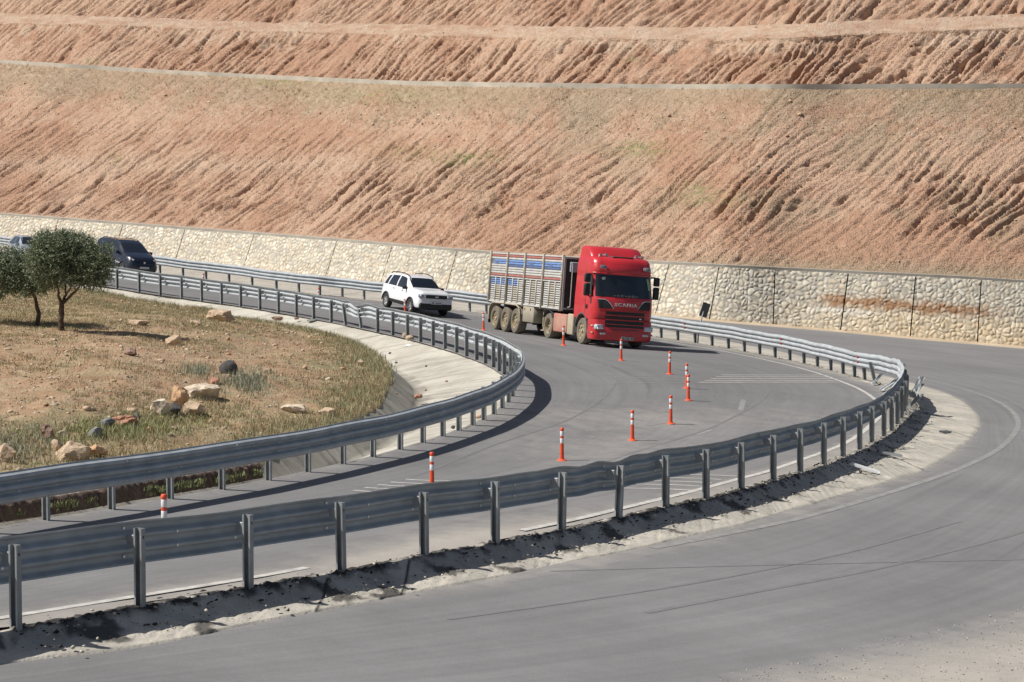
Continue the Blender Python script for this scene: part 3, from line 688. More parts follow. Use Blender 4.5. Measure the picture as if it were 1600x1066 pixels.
for i, y in enumerate([588.6, 591.3, 594, 596.7, 599.2]):
    stripe([(946+3*i, y), (1122-2*i, y-.4)], .10, M_faint, 'rumble_line', 'left half of a band of five thin transverse lines across the road', n=12)
    stripe([(1128-9*i, y-2.4+i*.2), (1297+4*i, y-2.2+i*.1)], .11, M_paint, 'rumble_line', 'right half of a band of five thin transverse lines across the road', n=12)
for i, (xa, ya, xb, yb) in enumerate([(634, 749.2, 1152, 744.5), (610, 753.5, 1128, 749.8), (590, 757.6, 1112, 755), (570, 762, 1100, 760.6), (552, 766.5, 1086, 767)]):
    stripe([(xa, ya), ((xa+xb)/2, (ya+yb)/2), (xb, yb)], .11, M_paint if i else M_paint, 'rumble_line', 'near band of thin transverse lines seen under the guardrail', n=24)
M_tm = mat('rubber_mark', (.186, .183, .184), .8, 0, .10, 3, .2, 40)
for pts_, w_, m_, lb in [([(860, 893), (1100, 886), (1350, 880), (1640, 874)], .035, M_tm, 'thin dark tyre mark running straight across the outer road'),
                     ([(1010, 958), (1180, 925), (1350, 893), (1500, 858), (1640, 820)], .10, M_tm, 'dark tyre track curving up the outer road at right'),
                     ([(700, 968), (900, 940), (1120, 905), (1330, 862), (1500, 815)], .07, M_tm, 'faint tyre track across the middle of the outer road')]:
    stripe(pts_, w_, m_, 'tyre_mark', lb, H_OUT, .004)
for pts_, w_, lb in [([(560, 770), (760, 700), (900, 650), (960, 600), (940, 560), (880, 530)], .06, 'inner curved tyre mark on the road inside the bend'),
                     ([(700, 790), (950, 720), (1130, 660), (1200, 610), (1150, 570), (1060, 548)], .08, 'outer curved tyre mark on the road inside the bend')]:
    stripe(pts_, w_, M_tm, 'tyre_mark', lb, 0, .004)
# ------------------------------------------------------------------ guardrails
M_galv = mat('galvanised_steel', (.44, .475, .50), .55, .08, .16, 3.0, .08, 12, dirt=((.30, .29, .27), .22))
M_post = mat('galvanised_post', (.34, .37, .385), .5, .25, .2, 5.0, .1, 20, dirt=((.26, .24, .21), .35))
M_bolt = mat('bright_bolt', (.8, .8, .78), .3, .6, .05)
M_hole = mat('dark_slot', (.03, .03, .035), .6)
M_redr = mat('red_reflector', (.50, .02, .02), .25, 0, .1)
THRIE = [(0, 0), (.004, .02), (.075, .055), (.083, .07), (.083, .10), (.075, .115), (.006, .155), (0, .17), (.006, .185), (.075, .222), (.083, .237), (.083, .268), (.075, .283), (.006, .322), (0, .337),
         (.006, .352), (.075, .39), (.083, .405), (.083, .436), (.075, .451), (.004, .486), (0, .506)]
def guardrail(label, group, P, side, top, first, disp=None, post_disp=None, post_top=1.0, skip=(), reflect=()):
    """P: post feet (n,3). side +1: beam hangs on the right-hand side of the travel direction"""
    root = empty('guardrail', label, 'guardrail', tuple(P[first]), group); off = np.array(root.location)
    n = len(P); T = np.gradient(P[:, :2], axis=0); T /= np.linalg.norm(T, axis=1)[:, None]
    for _ in range(2): T[1:-1] = .25*T[:-2]+.5*T[1:-1]+.25*T[2:]
    T /= np.linalg.norm(T, axis=1)[:, None]; Nr = np.stack([T[:, 1], -T[:, 0]], 1)*side
    ds = post_disp or {}; db = disp or (lambda u: np.zeros((len(u), 3)))
    # --- posts: folded C section with slots
    for i in range(n):
        if i in skip: continue
        b = P[i]-off; R = Matrix(((T[i, 0], Nr[i, 0], 0), (T[i, 1], Nr[i, 1], 0), (0, 0, 1)))
        lt, ln, lz = ds.get(i, (0, 0, 0))
        mb = MB(); H = post_top+lz
        q = MB()
        q.box((.03, 0, H/2-.12), (.007, .12, H+.24)); q.box((-.004, .0565, H/2-.12), (.062, .007, H+.24)); q.box((-.004, -.0565, H/2-.12), (.062, .007, H+.24))
        q.box((-.032, .044, H/2-.12), (.006, .018, H+.24)); q.box((-.032, -.044, H/2-.12), (.006, .018, H+.24))
        def tr(v):
            p = R @ Vector(v); k = max(0, v[2])/H
            return (p.x+b[0]+(T[i, 0]*lt+Nr[i, 0]*ln)*k, p.y+b[1]+(T[i, 1]*lt+Nr[i, 1]*ln)*k, p.z+b[2]-.03)
        mb.add([tr(v) for v in q.v], q.f); po = mb.build('guard_post', M_post, root)
        s_ = MB(); s_.box((.0, -.0603, H-.10), (.022, .003, .03))
        s2 = MB(); s2.add([tr(v) for v in s_.v], s_.f); s2.build('slot', M_hole, po)
        # spacer between post and beam
        e = MB(); zc = top-.25; e.rbox((.02, .135, zc+.03), (.035, .146, .15), .008, 1)
        off3 = db(np.array([float(i)]))[0]
        e2 = MB(); e2.add([(R @ Vector(v)+Vector(b)+Vector(off3)*.8)[:] for v in e.v], e.f); e2.build('spacer', M_post, root)
    # --- beams, two posts each
    U = np.arange(0, n-1+1e-6, .125)
    def path(u):
        i = np.clip(np.floor(u).astype(int), 0, n-2); f = u-i
        p0, p1, p2, p3 = P[np.maximum(i-1, 0)], P[i], P[i+1], P[np.minimum(i+2, n-1)]; f = f[:, None]
        q = .5*((2*p1)+(-p0+p2)*f+(2*p0-5*p1+4*p2-p3)*f*f+(-p0+3*p1-3*p2+p3)*f**3)
        nn = Nr[i]*(1-f)+Nr[i+1]*f; nn /= np.linalg.norm(nn, axis=1)[:, None]
        return q, nn
    k = 0
    for a in range(0, n-1, 2):
        near = P[a, 1] < 62
        e = min(a+2, n-1); lo = max(0, a-.06); hi = min(n-1, e+.06)
        u = np.linspace(lo, hi, 20); q, nn = path(u); dd = db(u); o_ = .215+(.005 if k % 2 else 0)
        cs = [(d_+o_, z+top-.506) for d_, z in THRIE]; th = .0045
        loop = cs+[(d_-th, z) for d_, z in cs[::-1]]
        G = np.array([[(p[0]+m_[0]*x+w_[0]-off[0], p[1]+m_[1]*x+w_[1]-off[1], p[2]+z+w_[2]*(.4+.6*(z-top+.5)/.5)-off[2]) for x, z in loop+[loop[0]]] for p, m_, w_ in zip(q, nn, dd)])
        mb = MB(); mb.grid(G); m_ = len(loop); mb.f.append(tuple(range(m_))); mb.f.append(tuple(len(mb.v)-m_-1+i for i in range(m_)))
        bm_ = mb.build('rail_beam', M_galv, root, 20)
        for (uu, zz) in [(a+.02, .09), (a+.02, .42), (a+1., .17), (a+1., .337), (a+.45, .17), (a+.45, .337)] if near else []:
            q1, n1_ = path(np.array([uu])); q1, n1_ = q1[0], n1_[0]; w1 = db(np.array([uu]))[0]; bo = MB()
            ex = .083 if zz in (.09, .42) else .004
            c_ = np.array([q1[0]+n1_[0]*(o_+ex)+w1[0], q1[1]+n1_[1]*(o_+ex)+w1[1], q1[2]+top-.506+zz+w1[2]])-off
            bo.cyl(c_-np.array([*n1_, 0])*.03, c_+np.array([*n1_, 0])*.014, .018, .012, 6); bo.build('bolt', M_bolt, bm_)
        k += 1
    if reflect:
        for uu in reflect:
            q1, n1_ = path(np.array([uu])); q1, n1_ = q1[0], n1_[0]; w1 = db(np.array([uu]))[0]
            for zz in (.17, .337):
                r_ = MB(); c_ = np.array([q1[0]+n1_[0]*.26+w1[0], q1[1]+n1_[1]*.26+w1[1], q1[2]+top-.506+zz+w1[2]])-off
                t_ = math.atan2(n1_[0], -n1_[1]) if 0 else math.atan2(n1_[1], n1_[0])
                r_.rbox(c_, (.05, .10, .07), .012, 1, Matrix.Rotation(t_, 3, 'Z')); r_.build('reflector', M_redr, root)
    return root
# outer rail: feet just outside the asphalt, beam faces the inner road (left of travel = -1)
iD1 = OUT.index((965, 810)); nO = len(OUT); iT = OUT.index((1414, 643))
def dispO(u):
    r = np.zeros((len(u), 3))
    k = np.exp(-((u-iD1)/1.0)**2); r[:, 2] += .03*k*np.sin(u*9)-.05*np.exp(-((u-iD1-.2)/.6)**2); r[:, 2] += .03*np.exp(-((u-iD1-1.3)/.5)**2)
    t = np.exp(-((u-iT-2.2)/2.4)**2)                       # the bulge knocked outwards at the tip of the bend
    r[:, 0] += .20*t; r[:, 1] += .12*t; r[:, 2] += .10*t+.03*t*np.sin(u*3.3+1)+.02*np.sin(u*11)*t
    r[:, 2] += .012*np.sin(u*1.7)+.008*np.sin(u*3.9)
    return r
pdO = {iD1: (.16, .02, -.05), iD1-1: (.05, 0, 0), iD1-3: (.02, .02, -.02), iD1-4: (-.02, .01, .01), iT+5: (-.25, .35, -.15), iT+6: (.12, .05, 0), iT+3: (.1, -.2, 0)}
guardrail('long grey outer guardrail running from the foreground round the bend, crumpled at its tip', 'three wave steel guardrails',
          outP, -1, .955, 12, dispO, pdO, .93, skip=(iT+4,), reflect=(OUT.index((1086, 536))+.3, OUT.index((1234, 563.5))+.2, OUT.index((1352, 594))+.1))
# inner rail: beam on the right of travel (towards the road)
iD2 = INN.index((566, 513.6))
def dispI(u):
    r = np.zeros((len(u), 3)); k = np.exp(-((u-iD2-.4)/1.1)**2)
    r[:, 2] += k*(-.02+.07*np.sin(u*5))+.008*np.sin(u*2.3); r[:, 0] -= .18*k; r[:, 1] -= .2*k*np.cos(u*3)
    return r
pdI = {iD2: (.0, -.05, -.04), iD2+1: (.12, 0, 0)}
innD = innP.copy()
guardrail('grey inner guardrail curving round the grassy mound, one stretch crumpled with two leaning posts', 'three wave steel guardrails',
          innD, 1, .93, 8, dispI, {iD2: (.55, .1, -.05), iD2+1: (.42, .05, -.03)}, .88)
# ------------------------------------------------------------------ delineator posts
M_or = mat('orange_plastic', (.80, .085, .022), .45, 0, .10, 8, dirt=((.35, .22, .16), .15)); M_wh = mat('reflective_white', (.80, .80, .80), .35, 0, .05); 
M_orb = mat('orange_base_plastic', (.85, .13, .05), .5, 0, .1)
def delineator(label, x, y, lean=(0, 0), hgt=.75):
    p = pix(x, y); r = empty('delineator_post', label, 'road post', tuple(p), 'orange and white delineator posts between the lanes')
    k = hgt/.75
    M_ = Matrix(((1, 0, lean[0]), (0, 1, lean[1]), (0, 0, 1)))
    def L(m_, name, mt, ang=40):
        m_.v = [tuple(M_ @ Vector(v)) for v in m_.v]; return m_.build(name, mt, r, ang)
    b = MB(); b.lathe((0, 0, 0), [(0, .0), (.115, .0), (.115, .012), (.10, .024), (.062, .03), (.058, .05), (0, .05)], n=20); L(b, 'base', M_orb)
    q = MB(); q.lathe((0, 0, 0), [(0, .045), (.052, .045), (.047, .12), (.041, .42*k), (.040, .70*k), (.046, .702*k), (.046, .735*k), (.034, .75*k), (.018, .752*k), (0, .752*k)], n=20); L(q, 'body', M_or)
    for z in (.40, .565):
        q = MB(); q.lathe((0, 0, 0), [(.0415, z*k), (.0432, (z+.004)*k), (.0428, (z+.106)*k), (.041, (z+.11)*k)], n=20); L(q, 'reflective_band', M_wh)
    return r
delineator('orange and white road post in front of the dark kerb wall, foot hidden', 257, 853)
delineator('orange and white road post at the left end of the near transverse lines', 675, 767)
delineator('orange and white road post with foot hidden, right of the inner guardrail shadow', 878, 720)
delineator('orange and white delineator post in the open road, nearest whose base shows', 988, 688.5)
delineator('orange and white road post below the overlapping pair, beside the short lane dash', 1048, 662.5)
delineator('front delineator post of the overlapping pair in the road', 1075.5, 626)
delineator('rear delineator post of the overlapping pair in the road', 1073, 607)
delineator('orange and white road post just beyond the far band of transverse lines', 1046, 585, (.02, 0))
delineator('orange and white delineator post right in front of the truck bumper', 970.5, 563.5)
delineator('orange and white delineator post beside the side skirt of the red truck', 880.5, 540)
delineator('orange and white delineator post behind the trailer wheels, between white car and truck', 755.5, 516)
delineator('short battered orange delineator post at the front wheel of the white car', 633, 489, (-.03, 0), .62)
delineator('small far delineator post seen over the inner guardrail left of the white car', 498, 476)
delineator('farthest delineator post, only its top showing over the inner guardrail near the dark van', 318, 452)
# ------------------------------------------------------------------ bent and fallen rail pieces
def bar(label, a, b, wdt, name='fallen_rail_post', m=None, ha=.05, hb=.05, H=H_OUT):
    A_ = pix(*a, H+ha); B_ = pix(*b, H+hb); c = (A_+B_)/2; d = B_-A_; L_ = np.linalg.norm(d)
    q = Vector(d).to_track_quat('X', 'Z').to_matrix(); mb = MB()
    mb.box((0, 0, 0), (L_, wdt, .006), q); mb.box(q @ Vector((0, wdt/2, .025)), (L_, .006, .05), q); mb.box(q @ Vector((0, -wdt/2, .025)), (L_, .006, .05), q)
    o = mb.build(name, m or M_bright, None); o.location = tuple(c)
    return tag(o, label, 'guardrail post' if 'post' in name else 'guardrail piece')
M_bright = mat('bright_torn_steel', (.74, .76, .77), .35, .3, .08)
bar('fallen pale steel guardrail post lying on the sandy shoulder below the bend', (1329, 726), (1373, 740), .10, ha=.16, hb=.06)
bar('short grey fallen steel post lying in the guardrail shadow above the pale fallen one', (1376, 708), (1409, 714), .10, ha=.14, hb=.10, m=M_post)
bar('torn white steel flap hanging low under the crumpled tip of the outer guardrail', (1378, 610), (1408, 591), .16, name='torn_rail_plate', ha=.10, hb=.30, H=-.05)
bar('twisted white steel stub leaning under the outer guardrail left of the torn flap', (1363, 602), (1379, 584), .08, name='bent_rail_post', ha=.05, hb=.35, H=-.05)
bar('small broken grey plate on the sandy shoulder near the edge of the outer road', (1470, 676), (1484, 676), .14, name='broken_plate', ha=.05, hb=.05, m=M_post)
# crumpled end pieces hanging off the outside of the tip
p0 = pix(1419, 640, 0); mb = MB()
for k, (a, b, wd) in enumerate([((.15, .1, .35), (.42, .30, .75), .28), ((.10, .3, .05), (.50, .45, .42), .2), ((.2, -.1, .55), (.45, .25, .95), .2)]):
    d = Vector(b)-Vector(a); q = d.to_track_quat('X', 'Z').to_matrix(); n0 = len(mb.v)
    G = [[tuple(Vector(a)+q @ Vector((d.length*i/6, wd*(j/5-.5), .035*math.sin(j*2.4+i*.6)))) for j in range(6)] for i in range(7)]
    mb.grid(np.array(G))
o = mb.build('torn_rail_end', M_post, None, 30); o.location = tuple(p0); tag(o, 'dark torn sheet of guardrail sticking out behind the tip of the bend', 'guardrail piece')
# leaning sign seen from behind
p = pix(1090, 538, -.05); sg_ = empty('leaning_sign', 'dark blank sign leaning on a bent post in front of the stone wall', 'road sign', tuple(p))
q = MB(); q.tube([(0, 0, -.1), (.06, .25, .55), (.30, .65, 1.35)], .03, 8); q.build('post', M_post, sg_, 40)
R = Matrix.Rotation(math.radians(20), 3, 'Y') @ Matrix.Rotation(math.radians(-22), 3, 'X')
q = MB(); q.rbox((.36, .68, 1.42), (.34, .025, .66), .01, 1, R); q.build('panel', mat('dark_sign_back', (.035, .037, .035), .5, .2, .2), sg_, 40)
q = MB(); q.rbox(Vector((.36, .68, 1.42))+R @ Vector((0, .03, .12)), (.30, .02, .04), .004, 1, R); q.build('bracket', M_post, sg_, 40)
# ------------------------------------------------------------------ shared vehicle parts
M_tyre = mat('tyre_rubber', (.028, .027, .026), .85, 0, .2, 10, .3, 30)
M_tyred = mat('dusty_tyre', (.11, .098, .08), .95, 0, .25, 6, .4, 25, dirt=((.30, .255, .19), .6))
M_alloy = mat('steel_wheel', (.55, .56, .57), .35, .6, .1)
M_rimd = mat('dusty_rim', (.34, .29, .20), .85, .1, .25, 8, .3, 20, dirt=((.42, .34, .22), .6))
M_glass = mat('dark_glass', (.012, .014, .016), .06, 0, .3, 1.5, coat=1)
M_black = mat('black_plastic', (.022, .022, .024), .55, 0, .2, 8)
M_dgrey = mat('dark_grey_trim', (.07, .07, .075), .5, 0, .2, 8)
M_chrome = mat('headlamp_chrome', (.80, .82, .84), .12, .8, .1, 12)
M_lens = mat('lamp_lens', (.62, .66, .70), .08, .3, .25, 20, coat=1)
M_plate = mat('plate_white', (.70, .70, .68), .4, 0, .05)
M_orange = mat('indicator_orange', (.75, .25, .02), .3, 0, .1)
def wheel(parent, c, r, wd, mt, mr_, spokes=7, depth=.06, name='wheel'):
    """wheel whose outer face looks to local -y * sign(c.y) """
    s = -1 if c[1] < 0 else 1
    e = bpy.data.objects.new(name, None); C.objects.link(e); e.parent = parent; e.location = c; e.empty_display_size = .1
    t = MB(); h = wd/2; a = r*.62
    t.lathe((0, 0, 0), [(a, -h), (r*.92, -h), (r*.985, -h*.8), (r, -h*.5), (r, h*.5), (r*.985, h*.8), (r*.92, h), (a*1.05, h), (a, h*.85), (a, -h)], 'Y', 36); t.build('tyre', mt, e, 40)
    q = MB(); dd = s*(h-depth)
    q.lathe((0, 0, 0), [(a*1.04, s*h*.96), (a*.98, s*h*.96), (a*.93, dd), (a*.60, dd+s*.02), (a*.55, dd-s*.02), (a*.30, dd-s*.015), (a*.26, dd+s*.045), (a*.14, dd+s*.055), (0, dd+s*.055)], 'Y', 36)
    for i in range(spokes):
        t_ = 2*math.pi*i/spokes; q.rbox((a*.72*math.cos(t_), dd+s*.018, a*.72*math.sin(t_)), (a*.48, .03, a*.17), .008, 1, Matrix.Rotation(-t_, 3, 'Y'))
    q.build('rim', mr_, e, 40)
    d = MB(); d.cyl((0, s*(h-depth-.03), 0), (0, s*(h-depth-.05), 0), a*.95, a*.95, 24); d.build('brake_disc', M_black, e)
    return e
def place_vehicle(label, cat, name, px, off_xy, head, wheel_r):
    """px: pixel of the contact point of the wheel at local off_xy; head: 2-D heading of +x"""
    p = pix(*px); hd = np.array(head)/np.linalg.norm(head); lf = np.array([-hd[1], hd[0]])
    o2 = p[:2]-hd*off_xy[0]-lf*off_xy[1]
    def g(a, b): q = o2+hd*a+lf*b; return np.array([q[0], q[1], zP(q[0], q[1])])
    return o2, hd, lf, g
def frame(g, x0, x1, w_):
    a = (g(x0, w_)+g(x0, -w_))/2; b = (g(x1, w_)+g(x1, -w_))/2
    X_ = Vector(b-a).normalized(); Y_ = Vector((g(x0, w_)+g(x1, w_)-g(x0, -w_)-g(x1, -w_))/2).normalized(); Z_ = X_.cross(Y_).normalized(); Y_ = Z_.cross(X_)
    o_ = Vector(a)-X_*x0
    return Matrix(((X_.x, Y_.x, Z_.x, o_.x), (X_.y, Y_.y, Z_.y, o_.y), (X_.z, Y_.z, Z_.z, o_.z), (0, 0, 0, 1)))
class Body:
    """car shell: stations along x, half-section rings of (y, z)"""
    def __init__(s, st, wheels, wr, nx=90):
        st = np.array(st, float); s.x0, s.x1 = st[0, 0], st[-1, 0]
        xs = np.concatenate([s.x0+(s.x1-s.x0)*np.linspace(0, 1, nx)]); tab = [np.interp(xs, st[:, 0], st[:, k]) for k in range(1, st.shape[1])]
        tab = np.array(tab)
        for _ in range(2): tab[:, 1:-1] = .25*tab[:, :-2]+.5*tab[:, 1:-1]+.25*tab[:, 2:]
        s.xs = xs; s.tab = tab; s.wheels = wheels; s.wr = wr
    def ring(s, x):
        zb, zm, zt, ztop, w_, wb, wr_ = [np.interp(x, s.xs, t) for t in s.tab]
        return np.array([(0, zb), (.80*w_, zb), (.96*w_, zb+.06), (w_, zb+.16), (w_*1.0, zm), ((w_+wb)/2*1.005, (zm+zt)/2), (wb, zt), (wb*.62+wr_*.38, zt+(ztop-zt)*.40), (wr_*1.0, zt+(ztop-zt)*.84), (wr_*.90, zt+(ztop-zt)*.96), (wr_*.55, ztop-.006), (0, ztop)])
    def S(s, x, v, side=1, off=0.0):
        def P_(x_, v_):
            r = s.ring(x_); i = int(min(max(math.floor(v_), 0), 10)); f = v_-i; q = r[i]*(1-f)+r[i+1]*f
            return Vector((x_, side*q[0], q[1]))
        p = P_(x, v)
        if off:
            e = .02; a = P_(min(x+e, s.x1), v)-P_(max(x-e, s.x0), v); b = P_(x, min(v+.15, 11))-P_(x, max(v-.15, 0)); n = b.cross(a)*side
            if n.length > 1e-9: p = p+n.normalized()*off
        return p
    def shell(s, name, m, parent):
        nx = len(s.xs); G = []
        for x in s.xs:
            r = s.ring(x); L_ = [(x, -y, z) for y, z in r]; R_ = [(x, y, z) for y, z in r[1:-1][::-1]]; G.append(L_+R_)
        G = np.array(G); m_ = G.shape[1]; bm = bmesh.new(); vs = [[bm.verts.new(p) for p in row] for row in G]
        for i in range(nx-1):
            for j in range(m_): bm.faces.new((vs[i][j], vs[i][(j+1) % m_], vs[i+1][(j+1) % m_], vs[i+1][j]))
        bm.faces.new(vs[0]); bm.faces.new(vs[-1][::-1]); bmesh.ops.recalc_face_normals(bm, faces=bm.faces)
        me = bpy.data.meshes.new(name); bm.to_mesh(me); bm.free(); o = link(name, me, m, parent)
        cut = MB()
        for wx in s.wheels: cut.cyl((wx, -1.3, s.wr*.98), (wx, -.45, s.wr*.98), s.wr*1.16, None, 32); cut.cyl((wx, .45, s.wr*.98), (wx, 1.3, s.wr*.98), s.wr*1.16, None, 32)
        co = cut.build('cutter', M_black, parent)
        md = o.modifiers.new('b', 'BOOLEAN'); md.object = co; md.operation = 'DIFFERENCE'; md.solver = 'EXACT'
        dg = bpy.context.evaluated_depsgraph_get(); dg.update(); me2 = bpy.data.meshes.new_from_object(o.evaluated_get(dg)); o.modifiers.clear(); o.data = me2
        bpy.data.objects.remove(co)
        me2.polygons.foreach_set('use_smooth', [True]*len(me2.polygons)); me2.set_sharp_from_angle(angle=math.radians(32))
        return o
    def patch(s, name, m, parent, corners, side=1, off=.006, nu=8, nv=4):
        """corners [(x,v) x4] bottom-rear, bottom-front, top-front, top-rear"""
        a, b, c, d = [np.array(k, float) for k in corners]; G = []
        for j in range(nv+1):
            f = j/nv; row = []
            for i in range(nu+1):
                e = i/nu; q = (a*(1-e)+b*e)*(1-f)+(d*(1-e)+c*e)*f; row.append(tuple(s.S(q[0], q[1], side, off)))
            G.append(row)
        mb = MB(); mb.grid(np.array(G)); return mb.build(name, m, parent, 60)
    def cross(s, name, m, parent, xa, xb, va, off=.006, n=10, nv=5):
        """patch across the car from side -1 to side +1 between stations; at v=va at the rims"""
        G = []
        for j in range(nv+1):
            x = xa+(xb-xa)*j/nv; row = []
            for i in range(n+1):
                t = i/n*2-1; v = 11-(11-va)*abs(t); row.append(tuple(s.S(x, v, 1 if t >= 0 else -1, off)))
            G.append(row)
        mb = MB(); mb.grid(np.array(G)); return mb.build(name, m, parent, 60)
M_sl = mat('clear_lamp_dark', (.26, .29, .33), .12, .3, .4, 25, coat=1)
# ------------------------------------------------------------------ white SUV.   columns: x zb zm zbelt ztop w wb wr
M_white = mat('white_paint', (.80, .81, .83), .28, 0, .02, 2, coat=.6)
o2, hd, lf, g_ = place_vehicle('', '', '', (641.5, 490), (1.34, -.80), (1.34, -2.6), .34)
Mx = frame(g_, -1.33, 1.34, .8)
suv = empty('white_suv', 'white compact SUV with roof rails driving behind the red truck', 'car', matrix=Mx)
B = Body([(-2.12, .50, .62, .98, 1.02, .70, .66, .56), (-2.08, .42, .62, 1.02, 1.16, .78, .74, .62), (-1.95, .36, .60, 1.06, 1.42, .86, .80, .66), (-1.72, .32, .60, 1.08, 1.60, .89, .83, .66),
          (-1.2, .30, .60, 1.08, 1.655, .90, .84, .65), (-.5, .28, .60, 1.07, 1.68, .90, .84, .64), (.1, .28, .60, 1.06, 1.675, .90, .84, .64), (.45, .28, .60, 1.05, 1.60, .90, .84, .64), (1.12, .28, .60, 1.04, 1.15, .90, .83, .70),
          (1.35, .28, .60, 1.02, 1.15, .90, .83, .70), (1.8, .30, .60, .99, 1.11, .89, .82, .68), (2.05, .30, .58, .95, 1.06, .87, .80, .66), (2.17, .30, .55, .86, .97, .83, .76, .64), (2.22, .32, .52, .68, .72, .72, .62, .55)], (-1.33, 1.34), .34)
B.shell('body', M_white, suv)
for sd in (-1, 1):
    B.patch('side_window', M_glass, suv, [(-1.78, 6.12), (-1.42, 6.12), (-1.28, 7.95), (-1.55, 7.8)], sd)
    B.patch('side_window', M_glass, suv, [(-1.30, 6.12), (-.42, 6.12), (-.42, 8.0), (-1.15, 7.95)], sd)
    B.patch('side_window', M_glass, suv, [(-.30, 6.12), (.80, 6.12), (.34, 7.95), (-.30, 8.0)], sd)
    B.patch('sill', M_black, suv, [(-.95, 2.0), (.92, 2.0), (.92, 3.3), (-.95, 3.3)], sd, .012)
    for x_ in (-.62, .35):
        q = MB(); p = B.S(x_, 5.6, sd); q.rbox(p, (.16, .05, .03), .01, 1); q.build('door_handle', M_dgrey, suv)
    q = MB(); p = B.S(.72, 6.5, sd); q.rbox((p.x, p.y+sd*.12, p.z), (.10, .22, .15), .03, 2); q.build('mirror', M_black, suv, 50)
    q = MB(); pts = [B.S(x_, 9.0, sd)+Vector((0, 0, z_)) for x_, z_ in ((-1.6, 0), (-1.45, .06), (-.9, .075), (-.1, .075), (.35, .05), (.5, -.01))]; q.tube(pts, .022, 8); q.build('roof_rail', M_black, suv, 50)
    q = MB(); 
    q = MB(); p = B.S(2.06, 5.3, sd); q.rbox((2.115, sd*.66, .885), (.24, .36, .15), .045, 2, Matrix.Rotation(-sd*.40, 3, 'Z')); hl = q.build('headlight', M_sl, suv, 50)
    q = MB(); q.rbox((2.20, sd*.60, .885), (.10, .13, .10), .03, 2, Matrix.Rotation(-sd*.3, 3, 'Z')); q.build('bulb_housing', M_chrome, hl, 50)
    for wx in (-1.33, 1.34):
        q = MB(); ar = []
        for i in range(13):
            t = math.pi*i/12; ar.append((wx+.405*math.cos(t), sd*.902, .335+.405*math.sin(t)))
        q.tube(ar, .032, 6); q.build('wheel_arch', M_black, suv, 50)
        wheel(suv, (wx, sd*.79, .34), .34, .22, M_tyre, M_alloy)
B.cross('windshield', M_glass, suv, 1.08, .48, 8.3)
B.cross('rear_window', M_glass, suv, -2.02, -1.80, 8.3)
q = MB(); q.rbox((2.17, 0, .88), (.15, 1.02, .16), .03, 2); gr = q.build('grille', M_black, suv, 50)
q = MB(); q.rbox((2.25, 0, .88), (.02, .16, .06), .01, 1); q.build('badge', M_chrome, gr, 50)
for z_ in (.84, .92):
    q = MB(); q.rbox((2.248, 0, z_), (.012, .86, .014), .004, 1); q.build('grille_bar', M_dgrey, gr)
q = MB(); q.rbox((2.09, 0, .44), (.30, 1.62, .32), .09, 3); bu = q.build('bumper', M_black, suv, 50)
q = MB(); q.rbox((2.255, 0, .60), (.02, .52, .115), .004, 1); pl = q.build('number_plate', M_plate, suv)
q = MB()
for i in range(7):
    if i != 2: q.box((2.268, -.20+i*.066, .60), (.003, .036, .066))
q.build('plate_marks', M_dgrey, pl)
q = MB(); q.rbox((2.215, 0, .35), (.02, .80, .07), .01, 1); q.build('skid_plate', M_dgrey, bu)
# ------------------------------------------------------------------ dark van
M_navy = mat('dark_blue_black_paint', (.012, .015, .026), .25, 0, .2, 2, coat=.8)
o2, hd, lf, g_ = place_vehicle('', '', '', (192, 430), (1.38, -.78), (.58, -.81), .33)
Mx = frame(g_, -1.35, 1.38, .78)
van = empty('dark_van', 'dark blue black small van coming down behind the olive tree', 'van', matrix=Mx)
V_ = Body([(-2.18, .40, .6, 1.00, 1.10, .78, .76, .66), (-2.10, .34, .6, 1.05, 1.60, .86, .83, .74), (-2.0, .30, .6, 1.08, 1.76, .88, .85, .74), (-1.5, .26, .6, 1.10, 1.82, .90, .86, .72), (-.6, .24, .6, 1.10, 1.82, .90, .86, .70),
           (.1, .24, .6, 1.08, 1.78, .90, .85, .66), (.5, .24, .6, 1.07, 1.64, .90, .85, .66), (1.25, .24, .6, 1.05, 1.20, .90, .83, .70), (1.6, .26, .58, .98, 1.10, .88, .80, .66), (1.95, .26, .55, .86, .98, .84, .74, .62), (2.12, .26, .5, .72, .84, .76, .66, .58), (2.19, .28, .48, .60, .66, .66, .58, .5)], (-1.35, 1.38), .33)
V_.shell('body', M_navy, van)
for sd in (-1, 1):
    V_.patch('side_window', M_glass, van, [(-.35, 6.1), (.98, 6.1), (.36, 7.95), (-.35, 8.0)], sd)
    V_.patch('side_window', M_glass, van, [(-1.55, 6.1), (-.50, 6.1), (-.50, 8.0), (-1.50, 8.0)], sd)
    q = MB(); p = V_.S(.85, 6.5, sd); q.rbox((p.x, p.y+sd*.12, p.z+.02), (.12, .20, .17), .04, 2); q.build('mirror', M_navy, van, 50)
    q = MB(); q.rbox((1.90, sd*.60, .86), (.42, .20, .14), .05, 2, Matrix.Rotation(-sd*.48, 3, 'Z') @ Matrix.Rotation(.35, 3, 'Y')); q.build('headlight', M_lens, van, 50)
    q = MB(); q.tube([V_.S(x_, 9.1, sd)+Vector((0, 0, z_)) for x_, z_ in ((-1.7, 0), (-1.5, .05), (-.2, .05), (.1, 0))], .02, 8); q.build('roof_rail', M_black, van, 50)
    for wx in (-1.35, 1.38): wheel(van, (wx, sd*.79, .33), .33, .20, M_tyre, M_alloy, 9)
V_.cross('windshield', M_glass, van, 1.20, .50, 8.3)
q = MB(); q.rbox((2.12, 0, .55), (.14, 1.0, .14), .03, 2); q.build('grille', M_black, van, 50)
q = MB(); q.rbox((2.205, 0, .46), (.02, .52, .11), .004, 1); q.build('number_plate', M_plate, van)
